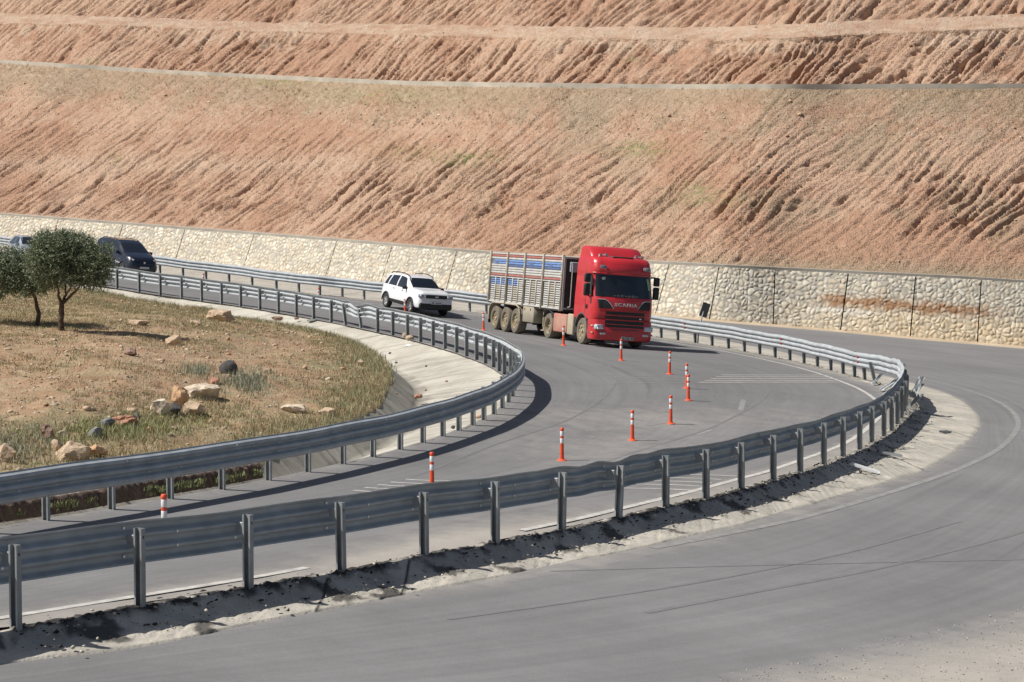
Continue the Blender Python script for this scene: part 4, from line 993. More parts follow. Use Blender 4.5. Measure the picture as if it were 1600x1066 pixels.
q = MB(); q.cyl((2.17, 0, .72), (2.20, 0, .715), .05, .05, 16); q.build('badge', M_chrome, van, 50)
q = MB(); q.rbox((.92, -.25, 1.33), (.02, .3, .2), .01, 1, Matrix.Rotation(-.9, 3, 'Y')); q.build('dashboard_paper', M_plate, van)
# ------------------------------------------------------------------ silver car behind the tree
M_silver = mat('silver_paint', (.55, .58, .62), .28, .5, .05, 2, coat=.6)
o2, hd, lf, g_ = place_vehicle('', '', '', (31, 413), (1.35, -.76), (.43, -.90), .31)
Mx = frame(g_, -1.28, 1.35, .76)
car = empty('silver_car', 'silver car with a dark windshield mostly hidden by the olive tree at the left edge', 'car', matrix=Mx)
K = Body([(-2.05, .40, .55, .90, .96, .70, .66, .58), (-1.98, .32, .55, .94, 1.15, .80, .76, .62), (-1.7, .28, .55, .96, 1.38, .85, .80, .60), (-1.1, .24, .55, .97, 1.47, .87, .81, .58), (-.3, .22, .55, .96, 1.50, .87, .81, .58),
          (.25, .22, .55, .95, 1.44, .87, .81, .58), (1.05, .22, .55, .93, 1.03, .87, .79, .64), (1.6, .24, .55, .86, .95, .84, .76, .6), (1.95, .24, .5, .74, .82, .78, .70, .58), (2.1, .26, .45, .60, .64, .68, .6, .5)], (-1.28, 1.35), .31)
K.shell('body', M_silver, car)
for sd in (-1, 1):
    K.patch('side_window', M_glass, car, [(-1.45, 6.1), (-.38, 6.1), (-.38, 8.0), (-1.10, 7.9)], sd)
    K.patch('side_window', M_glass, car, [(-.28, 6.1), (.80, 6.1), (.20, 7.95), (-.28, 8.0)], sd)
    q = MB(); p = K.S(.70, 6.4, sd); q.rbox((p.x, p.y+sd*.1, p.z), (.10, .18, .13), .03, 2); q.build('mirror', M_silver, car, 50)
    q = MB(); q.rbox((1.86, sd*.58, .74), (.34, .22, .13), .04, 2, Matrix.Rotation(-sd*.5, 3, 'Z')); q.build('headlight', M_lens, car, 50)
    for wx in (-1.28, 1.35): wheel(car, (wx, sd*.77, .31), .31, .20, M_tyre, M_alloy, 6)
K.cross('windshield', M_glass, car, 1.00, .28, 8.2)
q = MB(); q.rbox((2.03, 0, .52), (.12, .9, .12), .03, 2); q.build('grille', M_black, car, 50)
# ------------------------------------------------------------------ red truck with cattle-bodied tipping trailer
M_red = mat('red_cab_paint', (.58, .020, .032), .33, 0, .06, 2, coat=.5, dirt=((.30, .13, .10), .14))
M_redd = mat('dusty_red_skirt', (.46, .13, .11), .6, 0, .15, 2.5, dirt=((.48, .36, .26), .75))
M_tan = mat('dust_covered_metal', (.40, .35, .26), .85, 0, .2, 3, .2, 20, dirt=((.46, .38, .27), .6))
M_tgrey = mat('trailer_grey_slats', (.58, .58, .56), .6, .1, .14, 3, dirt=((.44, .39, .31), .30))
M_tdust = mat('trailer_dusty_slats', (.44, .42, .37), .75, .05, .2, 3, dirt=((.46, .39, .27), .7))
M_tblue = mat('trailer_blue_paint', (.13, .27, .60), .5, 0, .25, 5, dirt=((.40, .40, .40), .25))
M_tblu2 = mat('trailer_dark_blue_paint', (.06, .12, .30), .5, 0, .25, 5, dirt=((.38, .38, .38), .25))
M_tred = mat('trailer_red_stripe', (.40, .10, .09), .6, 0, .2, 5, dirt=((.42, .34, .28), .35))
M_tgap = mat('trailer_gap_grey', (.16, .155, .14), .8, 0, .2, 3)
M_dark = mat('dark_headboard', (.055, .045, .040), .7, 0, .25, 2)
M_letter = mat('silver_letters', (.70, .70, .70), .3, .5, .03)
o2, hd, lf, g_ = place_vehicle('', '', '', (914, 538), (0, -1.02), (3.48, -9.9), .52)
Mx = frame(g_, -8.9, 0, 1.0)
M_vlamp = mat('smoked_lamp', (.22, .23, .25), .12, .3, .4, 20, coat=1)
trk = empty('semi_truck', 'red high roof truck pulling a dusty slatted grey trailer with blue and red stripes', 'truck', matrix=Mx)
# cab shell: horizontal sections. columns: z, front x, half width, rear x
CAB = np.array([(1.02, 1.36, 1.24, -.92), (1.15, 1.40, 1.25, -.92), (1.62, 1.40, 1.25, -.92), (1.84, 1.37, 1.25, -.92), (1.92, 1.33, 1.245, -.92), (2.74, 1.10, 1.225, -.90), (2.86, 1.14, 1.23, -.90), (3.00, 1.12, 1.225, -.90), (3.25, 1.02, 1.20, -.89), (3.37, .90, 1.16, -.88), (3.42, .74, 1.09, -.86)])
def cabring(z):
    xf, w_, xr = [np.interp(z, CAB[:, 0], CAB[:, k]) for k in (1, 2, 3)]
    r = .34; pts = [(xr, 0), (xr, -w_*.5), (xr, -w_+.08), (xr+.08, -w_)]
    for x in np.linspace(xr+.3, xf-r-.16, 6): pts.append((x, -w_))
    for t in np.linspace(0, math.pi/2, 8)[1:]: pts.append((xf-.16-r+r*math.sin(t), -w_+r-r*math.cos(t)))
    for y in np.linspace(-w_+r, 0, 6)[1:]: pts.append((xf-.16*(y/(w_-r))**2, y))
    return np.array(pts)                                   # indices: 0..3 rear, 4..9 side, 10..16 corner, 17..21 front (21 = centre)
def cabS(z, v, side=-1, off=0.0):
    def P_(z_, v_):
        r = cabring(z_); i = int(min(max(math.floor(v_), 0), len(r)-2)); f = v_-i; q = r[i]*(1-f)+r[i+1]*f
        return Vector((q[0], -side*q[1], z_))
    p = P_(z, v)
    if off:
        a = P_(z+.02, v)-P_(z-.02, v); b = P_(z, min(v+.3, 21))-P_(z, max(v-.3, 0)); n = b.cross(a)*(-side)
        if n.length > 1e-9: n.normalize(); p = p+(n if n.dot(Vector((.2, side, 0) if v < 12 else (1, 0, 0))) > 0 else -n)*off
    return p
def full(z): r = cabring(z); return [(x, y, z) for x, y in r]+[(x, -y, z) for x, y in r[1:-1][::-1]]
zs = np.concatenate([np.linspace(1.02, 1.84, 8), np.linspace(1.92, 2.74, 6), [2.80, 2.86, 2.93, 3.0, 3.08, 3.16, 3.25, 3.31, 3.37, 3.40, 3.42]])
bm = bmesh.new(); vs = [[bm.verts.new(p) for p in full(z)] for z in zs]; m_ = len(vs[0])
for i in range(len(zs)-1):
    for j in range(m_): bm.faces.new((vs[i][j], vs[i][(j+1) % m_], vs[i+1][(j+1) % m_], vs[i+1][j]))
bm.faces.new(vs[0]); bm.faces.new(vs[-1]); bmesh.ops.recalc_face_normals(bm, faces=bm.faces)
me = bpy.data.meshes.new('cab'); bm.to_mesh(me); bm.free(); cab = link('cab', me, M_red, trk)
cut = MB(); cut.cyl((0, -1.6, .56), (0, -.75, .56), .66, None, 32); cut.cyl((0, 1.6, .56), (0, .75, .56), .66, None, 32); co = cut.build('cutter', M_black, trk)
md = cab.modifiers.new('b', 'BOOLEAN'); md.object = co; md.operation = 'DIFFERENCE'; md.solver = 'EXACT'
dg = bpy.context.evaluated_depsgraph_get(); dg.update(); me2 = bpy.data.meshes.new_from_object(cab.evaluated_get(dg)); cab.modifiers.clear(); cab.data = me2; bpy.data.objects.remove(co)
me2.polygons.foreach_set('use_smooth', [True]*len(me2.polygons)); me2.set_sharp_from_angle(angle=math.radians(30))
def cpatch(name, m, parent, corners, side=-1, off=.008, nu=10, nv=5):
    a, b, c, d = [np.array(k, float) for k in corners]; G = []
    for j in range(nv+1):
        f = j/nv; G.append([tuple(cabS(*((a*(1-e)+b*e)*(1-f)+(d*(1-e)+c*e)*f), side, off)) for e in np.linspace(0, 1, nu+1)])
    mb = MB(); mb.grid(np.array(G)); return mb.build(name, m, parent, 60)
def cfront(name, m, parent, z0, z1, v0, off=.008, n=24, nv=5, v0t=None):
    G = []
    for j in range(nv+1):
        z = z0+(z1-z0)*j/nv; vv = v0 if v0t is None else v0+(v0t-v0)*j/nv
        G.append([tuple(cabS(z, 21-(21-vv)*abs(t), -1 if t < 0 else 1, off)) for t in np.linspace(-1, 1, n+1)])
    mb = MB(); mb.grid(np.array(G)); return mb.build(name, m, parent, 60)
cfront('windshield', M_glass, trk, 1.90, 2.74, 12.2, .010, v0t=12.6)
# visor edge, roof
q = MB(); q.tube([tuple(cabS(2.80, v, -1, .02)) for v in np.linspace(10.5, 21, 16)]+[tuple(cabS(2.80, v, 1, .02)) for v in np.linspace(21, 10.5, 16)], .022, 6); q.build('visor_edge', M_red, trk, 50)
for sd in (-1, 1):
    cpatch('side_window', M_glass, trk, [(1.98, 8.0), (1.86, 11.0), (2.72, 11.0), (2.76, 7.35)], sd, .010)
    cpatch('door_seam', M_black, trk, [(1.05, 7.02), (1.05, 7.10), (2.95, 7.10), (2.95, 7.02)], sd, .004, 1, 6)
    q = MB(); q.rbox(cabS(1.48, 7.6, sd, .02), (.14, .03, .16), .01, 1); q.build('door_handle', M_black, trk)
    # mirrors
    e = MB(); p = cabS(2.50, 11.5, sd)
    e.rbox((p.x-.02, p.y+sd*.26, 2.58), (.16, .24, .34), .05, 2); e.rbox((p.x-.02, p.y+sd*.26, 2.13), (.16, .24, .48), .05, 2)
    e.tube([(p.x-.25, p.y-sd*.02, 2.72), (p.x-.05, p.y+sd*.2, 2.74)], .03); e.tube([(p.x-.25, p.y, 1.86), (p.x-.05, p.y+sd*.2, 1.92)], .03); e.build('mirror', M_black, trk, 50)
    # visor lamps
    q = MB(); p = cabS(3.02, 18.2, sd, .0); q.rbox((p.x-.005, sd*.90, 3.03), (.06, .28, .16), .03, 1, Matrix.Rotation(-sd*.12, 3, 'Z') @ Matrix.Rotation(-.45, 3, 'Y')); q.build('visor_lamp', M_vlamp, trk, 50)
    q = MB()
    for (yy, zz) in ((.86, 3.44), (.62, 3.46)): q.cyl((.48, sd*yy, zz+.04), (.62, sd*yy, zz+.04), .05, .065, 14)
    q.tube([(.45, sd*.9, 3.41), (.52, sd*.75, 3.5), (.45, sd*.55, 3.43)], .02); q.build('roof_lamp', M_chrome, trk, 50)
    # dark air scoops either side of the lettering with pale rims
    q = MB(); a_ = cabS(1.82, 14.0, sd, .014); 
    cp_ = [(1.80, 12.9), (1.80, 17.2), (1.46, 18.6), (1.46, 14.0)]
    cpatch('air_scoop', M_black, trk, [(1.46, 14.2), (1.46, 18.2), (1.78, 17.0), (1.78, 13.4)], sd, .012)
    q = MB(); q.tube([tuple(cabS(z_, v_, sd, .018)) for z_, v_ in ((1.80, 13.4), (1.80, 16.4), (1.74, 17.1), (1.62, 17.7), (1.47, 18.3))], .014, 6); q.build('scoop_trim', M_letter, trk, 50)
    # front mudguard, steps
    q = MB(); ar = [(.66*math.cos(t), sd*1.20, .56+.66*math.sin(t)) for t in np.linspace(.1, math.pi-.15, 16)]
    for i in range(15):
        a_, b_ = ar[i], ar[i+1]; q.add([(a_[0], a_[1]-sd*.35, a_[2]), (b_[0], b_[1]-sd*.35, b_[2]), (b_[0], b_[1]+sd*.06, b_[2]), (a_[0], a_[1]+sd*.06, a_[2]),
               (a_[0]*.93, a_[1]-sd*.35, .56+(a_[2]-.56)*.93), (b_[0]*.93, b_[1]-sd*.35, .56+(b_[2]-.56)*.93), (b_[0]*.93, b_[1]+sd*.06, .56+(b_[2]-.56)*.93), (a_[0]*.93, a_[1]+sd*.06, .56+(a_[2]-.56)*.93)], [(0, 1, 2, 3), (4, 5, 6, 7), (3, 2, 6, 7)])
    q.build('front_mudguard', mat('faded_mudguard', (.10, .095, .09), .8, 0, .3, 4), trk, 50)
q = MB(); q.rbox((.55, 0, 3.435), (.50, .86, .05), .02, 2); q.build('roof_hatch', M_dgrey, trk, 50)
# roof spoiler
G = []
for x, zt, w_ in ((.22, 3.42, 1.06), (.16, 3.50, 1.06), (-.02, 3.68, 1.07), (-.16, 3.78, 1.07), (-.50, 3.82, 1.08), (-.86, 3.82, 1.09)):
    G.append([(x-.05, -w_-.02, 3.36), (x, -w_, zt-.10), (x, -w_+.10, zt-.01), (x+.02, -.5, zt), (x+.03, 0, zt+.005), (x+.02, .5, zt), (x, w_-.10, zt-.01), (x, w_, zt-.10), (x-.05, w_+.02, 3.36)])
mb = MB(); mb.grid(np.array(G)); mb.f.append(tuple(len(mb.v)-9+i for i in range(9))); mb.build('roof_spoiler', M_red, trk, 40)
# lower front: bumper, grille
def lowring(z, xf, w_, xr=.70):
    r = .30; pts = [(xr, -w_)]
    for t in np.linspace(0, math.pi/2, 7): pts.append((xf-.12-r+r*math.sin(t), -w_+r-r*math.cos(t)))
    for y in np.linspace(-w_+r, 0, 6)[1:]: pts.append((xf-.12*(y/(w_-r))**2, y))
    return [(x, y, z) for x, y in pts]+[(x, -y, z) for x, y in pts[:-1][::-1]]
rows = [lowring(z, xf, w_) for z, xf, w_ in ((.24, 1.30, 1.17), (.27, 1.40, 1.22), (.42, 1.46, 1.25), (.62, 1.45, 1.25), (.80, 1.42, 1.25), (1.03, 1.39, 1.25))]
mb = MB(); mb.grid(np.array(rows)); k = len(rows[0]); mb.f.append(tuple(range(k))); bumper = mb.build('bumper', M_red, trk, 35)
def slat(z0, z1, yw, xo, m, name, parent):
    zc = (z0+z1)/2; q = MB(); G = []
    for z in (z0, z1):
        G.append([(np.interp(zc, [.3, .8, 1.1, 1.4], [1.45, 1.43, 1.41, 1.40])-.13*(y/1.0)**2+xo, y, z) for y in np.linspace(-yw, yw, 17)])
    G = np.array(G); B_ = G.copy(); B_[..., 0] -= .06; q.grid(np.array([B_[0], G[0], G[1], B_[1]])); return q.build(name, m, parent, 50)
gr = slat(.44, 1.40, .80, .004, M_black, 'grille', trk)
for z0, z1, yw in ((1.365, 1.405, .78), (1.19, 1.235, .80), (1.02, 1.065, .80), (.86, .885, .78)): slat(z0, z1, yw, .028, M_red, 'grille_slat', gr)
slat(.66, .69, .55, .024, M_dgrey, 'lower_slat', gr)
for sd in (-1, 1):
    q = MB(); q.rbox((1.27, sd*1.00, .74), (.22, .42, .20), .05, 2, Matrix.Rotation(-sd*.42, 3, 'Z')); hl = q.build('headlight', M_lens, trk, 50)
    q = MB(); q.rbox((1.335, sd*.98, .69), (.14, .34, .06), .02, 2, Matrix.Rotation(-sd*.40, 3, 'Z')); q.build('light_strip', M_chrome, hl, 50)
    q = MB(); q.rbox((1.36, sd*.88, .50), (.12, .24, .09), .03, 2, Matrix.Rotation(-sd*.25, 3, 'Z')); q.build('fog_lamp', M_lens, trk, 50)
    q = MB(); q.rbox((.98, sd*1.235, .52), (.5, .03, .05), .01, 1); q.rbox((.98, sd*1.235, .78), (.46, .03, .05), .01, 1); q.build('cab_step', M_tan, trk)
q = MB(); q.rbox((1.475, .12, .36), (.02, .52, .12), .004, 1); pl = q.build('number_plate', mat('dirty_plate', (.40, .40, .38), .5), trk)
q = MB()
for i in range(8):
    if i not in (2, 5): q.box((1.487, -.10+i*.063, .36), (.003, .034, .07))
q.build('plate_marks', M_dgrey, pl)
# maker's lettering on the front panel
cu = bpy.data.curves.new('lettering', 'FONT'); cu.body = 'SCANIA'; cu.size = .205; cu.align_x = 'CENTER'; cu.align_y = 'CENTER'; cu.extrude = .010; cu.space_character = 1.18; cu.offset = .006
fo = bpy.data.objects.new('lettering', cu); C.objects.link(fo)
dg = bpy.context.evaluated_depsgraph_get(); dg.update(); me = bpy.data.meshes.new_from_object(fo.evaluated_get(dg)); bpy.data.objects.remove(fo)
me.name = 'lettering'; me.materials.clear(); lo_ = link('lettering', me, M_letter, trk)
for v in me.vertices:
    x, y, z = v.co.x*1.12, v.co.y*.86, v.co.z; v.co = (1.404-.16*(x/.91)**2+z+.004, x, 1.62+y)
q = MB(); q.rbox((1.405, .62, 1.12), (.012, .09, .05), .004, 1); q.build('model_badge', M_letter, trk)
# interior hints behind the glass: sticker, and a glass reflection modelled as a grey patch
q = MB(); p = cabS(2.45, 14.2, 1, .014); q.rbox(p, (.006, .16, .44), .002, 1, Matrix.Rotation(.55, 3, 'Z') @ Matrix.Rotation(-.27, 3, 'Y')); q.build('windshield_sticker', mat('green_sticker', (.35, .52, .33), .5, 0, .3, 12), trk)
q = MB(); p = cabS(2.60, 16.5, -1, .012); q.rbox(p, (.006, .22, .10), .002, 1, Matrix.Rotation(.25, 3, 'X') @ Matrix.Rotation(-.27, 3, 'Y')); q.build('windshield_reflection', mat('grey_reflection', (.30, .33, .33), .4), trk)
q = MB()
for i in range(7): q.box((1.36-.10*abs(-.45+i*.15), -.45+i*.15, 1.96), (.02, .10, .05+.03*(i % 3)))
q.build('dashboard_clutter', mat('dash_grey', (.12, .13, .13), .6), trk)
for sd in (-1, 1):
    q = MB(); q.tube([tuple(cabS(1.90, 20.5, sd, .02)), tuple(cabS(1.99, 15.5, sd, .022))], .012, 5); q.build('wiper', M_black, trk)
# chassis
q = MB()
for sd in (-1, 1): q.rbox((-2.1, sd*.42, .95), (6.0, .09, .26), .01, 1)
q.rbox((-.3, 0, .75), (1.6, .8, .5), .05, 1); q.rbox((-3.65, 0, .55), (.5, 1.4, .3), .08, 2); q.rbox((-3.3, 0, 1.14), (1.3, .9, .08), .02, 1); q.build('chassis', M_black, trk)
for sd in (-1, 1):
    q = MB(); q.rbox((-2.42, sd*1.16, .70), (1.45, .10, .74), .05, 2); q.build('side_skirt', M_redd, trk, 50)
    q = MB(); q.rbox((-1.33, sd*1.12, .70), (.62, .16, .82), .05, 2); q.build('tank_cover', M_tan, trk, 50)
    q = MB(); q.rbox((-2.0, sd*.85, .70), (2.2, .5, .66), .04, 1); q.build('fuel_tank', M_dgrey, trk)
    wheel(trk, (0, sd*1.06, .51), .51, .32, M_tyred, M_rimd, 8, .05)
    wheel(trk, (-3.65, sd*.96, .52), .52, .56, M_tyred, M_rimd, 8, .16)
    q = MB(); ar = [(-3.65+.62*math.cos(t), .55+.62*math.sin(t)) for t in np.linspace(.5, math.pi-.5, 12)]
    for i in range(11): q.add([(ar[i][0], sd*.75, ar[i][1]), (ar[i+1][0], sd*.75, ar[i+1][1]), (ar[i+1][0], sd*1.28, ar[i+1][1]), (ar[i][0], sd*1.28, ar[i][1])], [(0, 1, 2, 3)])
    q.build('drive_mudguard', M_dgrey, trk, 50)
# exhaust stack / air lines between cab and trailer
q = MB(); q.tube([(-1.25, -.95, 1.1), (-1.25, -.95, 3.0)], .05, 10); q.rbox((-1.3, .2, 1.9), (.3, 1.2, 1.6), .05, 1); q.build('air_intake', M_black, trk, 50)
# --- trailer
XF, XR = -2.30, -11.15; ZB, ZM, ZT = 1.22, 2.36, 3.30; WY = 1.26
q = MB(); q.rbox(((XF+XR)/2, 0, 1.12), (XR-XF if XR > XF else XF-XR, 1.1, .22), .02, 1); q.rbox(((XF+XR)/2, 0, ZB-.03), (XF-XR, 2*WY-.04, .07), .01, 1); q.build('trailer_frame', M_dark, trk)
q = MB(); q.box((XF-.03, 0, (ZB+ZT)/2), (.05, 2*WY-.04, ZT-ZB-.06)); hb = q.build('headboard', M_dark, trk)
q = MB()
for sd in (-1, 1): q.rbox((XF+.01, sd*(WY-.05), (ZB+ZT)/2), (.10, .10, ZT-ZB+.06), .012, 1)
q.rbox((XF+.01, 0, ZT), (.09, 2*WY, .08), .01, 1); q.rbox((XF+.02, 0, ZB+.06), (.07, 2*WY-.1, .06), .01, 1); q.build('headboard_frame', M_tgrey, hb)
q = MB(); q.rbox((XF+.05, -.78, ZT-.36), (.16, .44, .40), .02, 1); q.build('tool_locker', mat('pale_blue_box', (.50, .56, .60), .5), trk)
q = MB(); q.tube([(XF+.35, -1.0, ZT-.2), (XF+.35, -1.0, ZB+.15), (XF+.10, -1.0, ZB+.12)], .018, 6); q.build('grab_pipe', M_tgrey, trk, 50)
q = MB(); q.box((XR+.03, 0, (ZB+ZT)/2), (.06, 2*WY-.06, ZT-ZB)); q.build('tailgate', M_tgrey, trk)
NP = 4; PW = (XF-XR)/NP
for sd in (-1, 1):
    for k in range(NP):
        x1 = XF-.05-k*PW; x0 = x1-PW+.10; xc, lx = (x0+x1)/2, x1-x0
        # upper panel: nine horizontal ribs
        pn_ = MB(); pn_.box((xc, sd*(WY-.05), (ZM+ZT)/2), (lx, .03, ZT-ZM)); up = pn_.build('upper_side_panel', M_tgap, trk)
        nr = 9; hz = (ZT-ZM-.02)/nr; groups = {}
        for r_ in range(nr):
            z0 = ZM+.01+r_*hz; key = 'tred' if r_ in (0, nr-1) else ('blue' if r_ in (5, 6) else ('blue2' if r_ == 4 and k in (0, 1, 2) else 'grey'))
            G_ = groups.setdefault(key, MB()); yo = sd*(WY-.035)
            if key in ('blue', 'blue2'):
                if k == 0: xa, xb = (x0, x1-.10*(r_-4))
                elif k == NP-1: xa, xb = (x0+.12+.10*(r_-4), x1)
                else: xa, xb = x0, x1
            else: xa, xb = x0, x1
            G_.rbox(((xa+xb)/2, yo, z0+hz/2), (xb-xa, .05, hz*.80), .014, 2)
        for key, G_ in groups.items():
            G_.build({'tred': 'red_slat', 'blue': 'blue_slat', 'blue2': 'blue_slat', 'grey': 'grey_slat'}[key], {'tred': M_tred, 'blue': M_tblue, 'blue2': M_tblu2, 'grey': M_tgrey}[key], up, 50)
        # diamond motif
        if k in (0, 1, 3):
            dm = MB(); xm = x0+lx*(.35 if k != 1 else .3); zc = ZM+.01+hz*5.6
            dm.add([(xm-.26, sd*(WY-.006), zc), (xm, sd*(WY-.006), zc+.10), (xm+.26, sd*(WY-.006), zc), (xm, sd*(WY-.006), zc-.10)], [(0, 1, 2, 3)]); dm.build('dark_diamond', M_tblu2, up)
        # lower drop side: three louvred columns between upright posts
        lo = MB(); lo.box((xc, sd*(WY-.06), (ZB+ZM)/2), (lx, .03, ZM-ZB-.04)); lp = lo.build('drop_side', M_tgap, trk)
        for c_ in range(3):
            cx0 = x0+.06+c_*(lx-.06)/3; cw = (lx-.06)/3-.14
            lv = MB(); bl = MB()
            for r_ in range(11):
                z0 = ZB+.05+r_*(ZM-ZB-.14)/11; tgt = bl if ((k >= 2) and r_ >= 8 and not (k == 2 and c_ == 2)) else lv
                tgt.rbox((cx0+cw/2+.04, sd*(WY-.03), z0+.045), (cw, .05, .058), .012, 1, Matrix.Rotation(sd*.25, 3, 'X'))
            lv.build('louvre', M_tdust if c_ % 2 else M_tgrey, lp, 50)
            if bl.v: bl.build('blue_louvre', M_tblue, lp, 50)
            st_ = MB(); st_.rbox((cx0+cw+.11, sd*(WY-.01), (ZB+ZM)/2-.01), (.055, .07, ZM-ZB-.06), .01, 1); st_.build('louvre_post', M_tgrey, lp, 50)
        for z_, h_ in ((ZB+.03, .07), (ZM-.035, .05)):
            ca = MB(); ca.rbox((xc, sd*(WY-.02), z_), (lx, .08, h_), .012, 1); ca.build('drop_side_rail', M_tgrey, lp, 50)
    for k in range(NP+1):
        x = XF-.0-k*PW; q = MB(); q.rbox((x, sd*(WY+.02), (ZB+ZT)/2+.03), (.085, .10, ZT-ZB+.16), .012, 1)
        for z_ in (1.55, 2.05, 2.62, 3.05): q.rbox((x, sd*(WY+.075), z_), (.05, .03, .12), .008, 1)
        q.build('side_post', M_tdust, trk, 50)
    q = MB(); q.rbox(((XF+XR)/2, sd*(WY-.04), ZT+.03), (XF-XR, .07, .06), .012, 1); q.build('top_rail', M_tgrey, trk)
    for k_, x in enumerate((-7.62, -8.95, -10.28)): wheel(trk, (x, sd*1.06, .53), .53, .38, M_tyred, M_rimd, 10, .10)
    q = MB(); pr = [(-11.0, .45), (-10.98, .9), (-10.8, 1.12), (-10.5, 1.20), (-8.95, 1.21), (-7.5, 1.20), (-7.15, 1.10), (-7.0, .85), (-6.96, .55)]
    for i in range(len(pr)-1): q.add([(pr[i][0], sd*.80, pr[i][1]), (pr[i+1][0], sd*.80, pr[i+1][1]), (pr[i+1][0], sd*1.27, pr[i+1][1]), (pr[i][0], sd*1.27, pr[i][1])], [(0, 1, 2, 3)])
    q.tube([(a_, sd*1.27, b_) for a_, b_ in pr], .03, 6); q.build('trailer_mudguard', M_tan, trk, 50)
    q = MB(); q.box((-11.05, sd*1.03, .55), (.02, .46, .5)); q.build('mud_flap', M_black, trk)
    q = MB(); q.rbox((-6.05, sd*1.0, .90), (1.30, .50, .72), .03, 1); bx_ = q.build('side_locker', mat('locker_khaki', (.33, .31, .24), .7, 0, .15, 3, dirt=((.40, .34, .25), .5)), trk, 50)
    q = MB(); q.rbox((-6.45, sd*1.255, 1.08), (.05, .03, .10), .01, 1); q.rbox((-5.75, sd*1.255, 1.08), (.05, .03, .10), .01, 1); q.build('latch', M_dark, bx_)
    q = MB(); q.rbox((-5.0, sd*.85, .75), (.14, .14, .95), .01, 1); q.rbox((-5.0, sd*.85, .28), (.28, .28, .04), .01, 1); q.tube([(-5.0, sd*.85, 1.0), (-4.55, sd*1.1, 1.1), (-4.55, sd*1.1, .45)], .035, 6); q.build('landing_leg', M_tan, trk, 50)
q = MB()
for x in (-7.62, -8.95, -10.28): q.tube([(x, -1.0, .53), (x, 1.0, .53)], .08, 10)
q.rbox((-9.0, 0, .85), (3.6, .9, .3), .02, 1); q.tube([(0, -1, .51), (0, 1, .51)], .06, 8); q.build('axle', M_black, trk, 50)
# ------------------------------------------------------------------ boulders and litter
M_rock = {}
def rockmat(k):
    if k not in M_rock:
        c = {'tan': (.52, .39, .27), 'pale': (.60, .50, .38), 'orange': (.52, .33, .19), 'grey': (.20, .205, .19), 'dark': (.085, .08, .078), 'brown': (.30, .20, .15), 'red': (.42, .22, .15)}[k]
        M_rock[k] = mat(k+'_rock', c, .95, 0, .32, 5, .9, 14)
    return M_rock[k]
def rock(label, x, yb, wpx, hpx, kind, onfn=mpix, seed=0, rough=.25, depth=1.0, name='boulder', cat='rock', rot=0):
    p = onfn(x, yb); zf = p[1]*ct-(p[2]-CZ)*st; s_ = F/zf; wx = wpx/s_/2*1.14; hz = hpx/s_/2*1.45
    bm = bmesh.new(); bmesh.ops.create_icosphere(bm, subdivisions=4 if wpx > 20 else 3, radius=1)
    V = np.array([v.co for v in bm.verts]); sd = seed*3.7
    # facet by cutting with random planes
    r0 = np.random.default_rng(seed+50)
    for _ in range(0 if rough <= .1 else int(30*min(1, rough*4))):
        n = r0.normal(size=3); n /= np.linalg.norm(n); d = r0.uniform(.58, .88); t = V@n; V = V-np.outer(np.clip(t-d, 0, None), n)
    f = 1+rough*(.35*fbm(V[:, 0]*1.6+sd, V[:, 1]*1.6+V[:, 2]*1.3, 4, seed)+.18*fbm(V[:, 2]*4+sd, V[:, 0]*4-V[:, 1]*3, 3, seed+1))
    V = V*f[:, None]; V[:, 0] *= wx; V[:, 1] *= wx*depth*.8; V[:, 2] = V[:, 2]*hz
    if rot:
        c_, s__ = math.cos(rot), math.sin(rot); V = np.stack([V[:, 0]*c_-V[:, 2]*s__, V[:, 1], V[:, 0]*s__+V[:, 2]*c_], 1)
    for v, q in zip(bm.verts, V): v.co = q
    me = bpy.data.meshes.new(name); bm.to_mesh(me); bm.free(); o = link(name, me, rockmat(kind), None, 22)
    o.location = (p[0], p[1]+wx*depth*.5, p[2]+hz*.62); return tag(o, label, cat)
onroad = lambda x, y: pix(x, y, 0)
ditch = lambda x, y: pix(x, y, -.35)
rock('large tan block at the top edge of the mound below the inner guardrail', 340, 504, 50, 20, 'tan', seed=1, rough=.3)
rock('flat low tan stone beside the large tan block at the top edge of the mound', 304, 508, 24, 7, 'tan', seed=2)
rock('angular tan stone standing alone on the open upper mound', 271, 541, 28, 18, 'tan', seed=3)
rock('reddish brown low stone left of the angular tan one on the mound', 202, 556, 25, 11, 'brown', seed=4)
rock('smooth dark grey egg shaped boulder on the mound above the rock pile', 356, 586, 26, 19, 'dark', seed=5, rough=.10, rot=.5)
rock('broad pale slab topping the rock pile in the middle of the mound', 312, 624, 66, 26, 'pale', seed=6, rough=.35)
rock('orange lit block on the left of the rock pile under the pale slab', 280, 637, 32, 32, 'orange', seed=7, rough=.3)
rock('pale leaning stone at the left end of the rock pile', 246, 649, 36, 25, 'pale', seed=8, rough=.3, rot=.5)
rock('dark grey stone at the foot of the rock pile', 273, 648, 22, 17, 'dark', seed=9)
rock('mottled brown stone at the foot of the rock pile, right of the dark one', 299, 651, 42, 24, 'tan', seed=10, rot=-.3)
rock('small reddish stone behind the pale slab near the dark egg shaped boulder', 334, 600, 20, 11, 'red', seed=11)
rock('low pale pink stone right of the rock pile near the inner guardrail', 458, 646, 40, 15, 'pale', seed=12, rough=.2)
rock('low mottled stone right of the pale pink one, half sunk in the grass', 511, 651, 34, 13, 'tan', seed=13, rough=.2)
rock('grey green slab tilted in the grass at lower left', 146, 684, 34, 15, 'grey', seed=14, rough=.3, rot=.45)
rock('grey stone lying against the tilted slab at lower left', 163, 668, 30, 13, 'grey', seed=15, rot=.4)
rock('heap of crumbling red earth stones above the green weeds', 195, 666, 44, 14, 'red', seed=16, rough=.6)
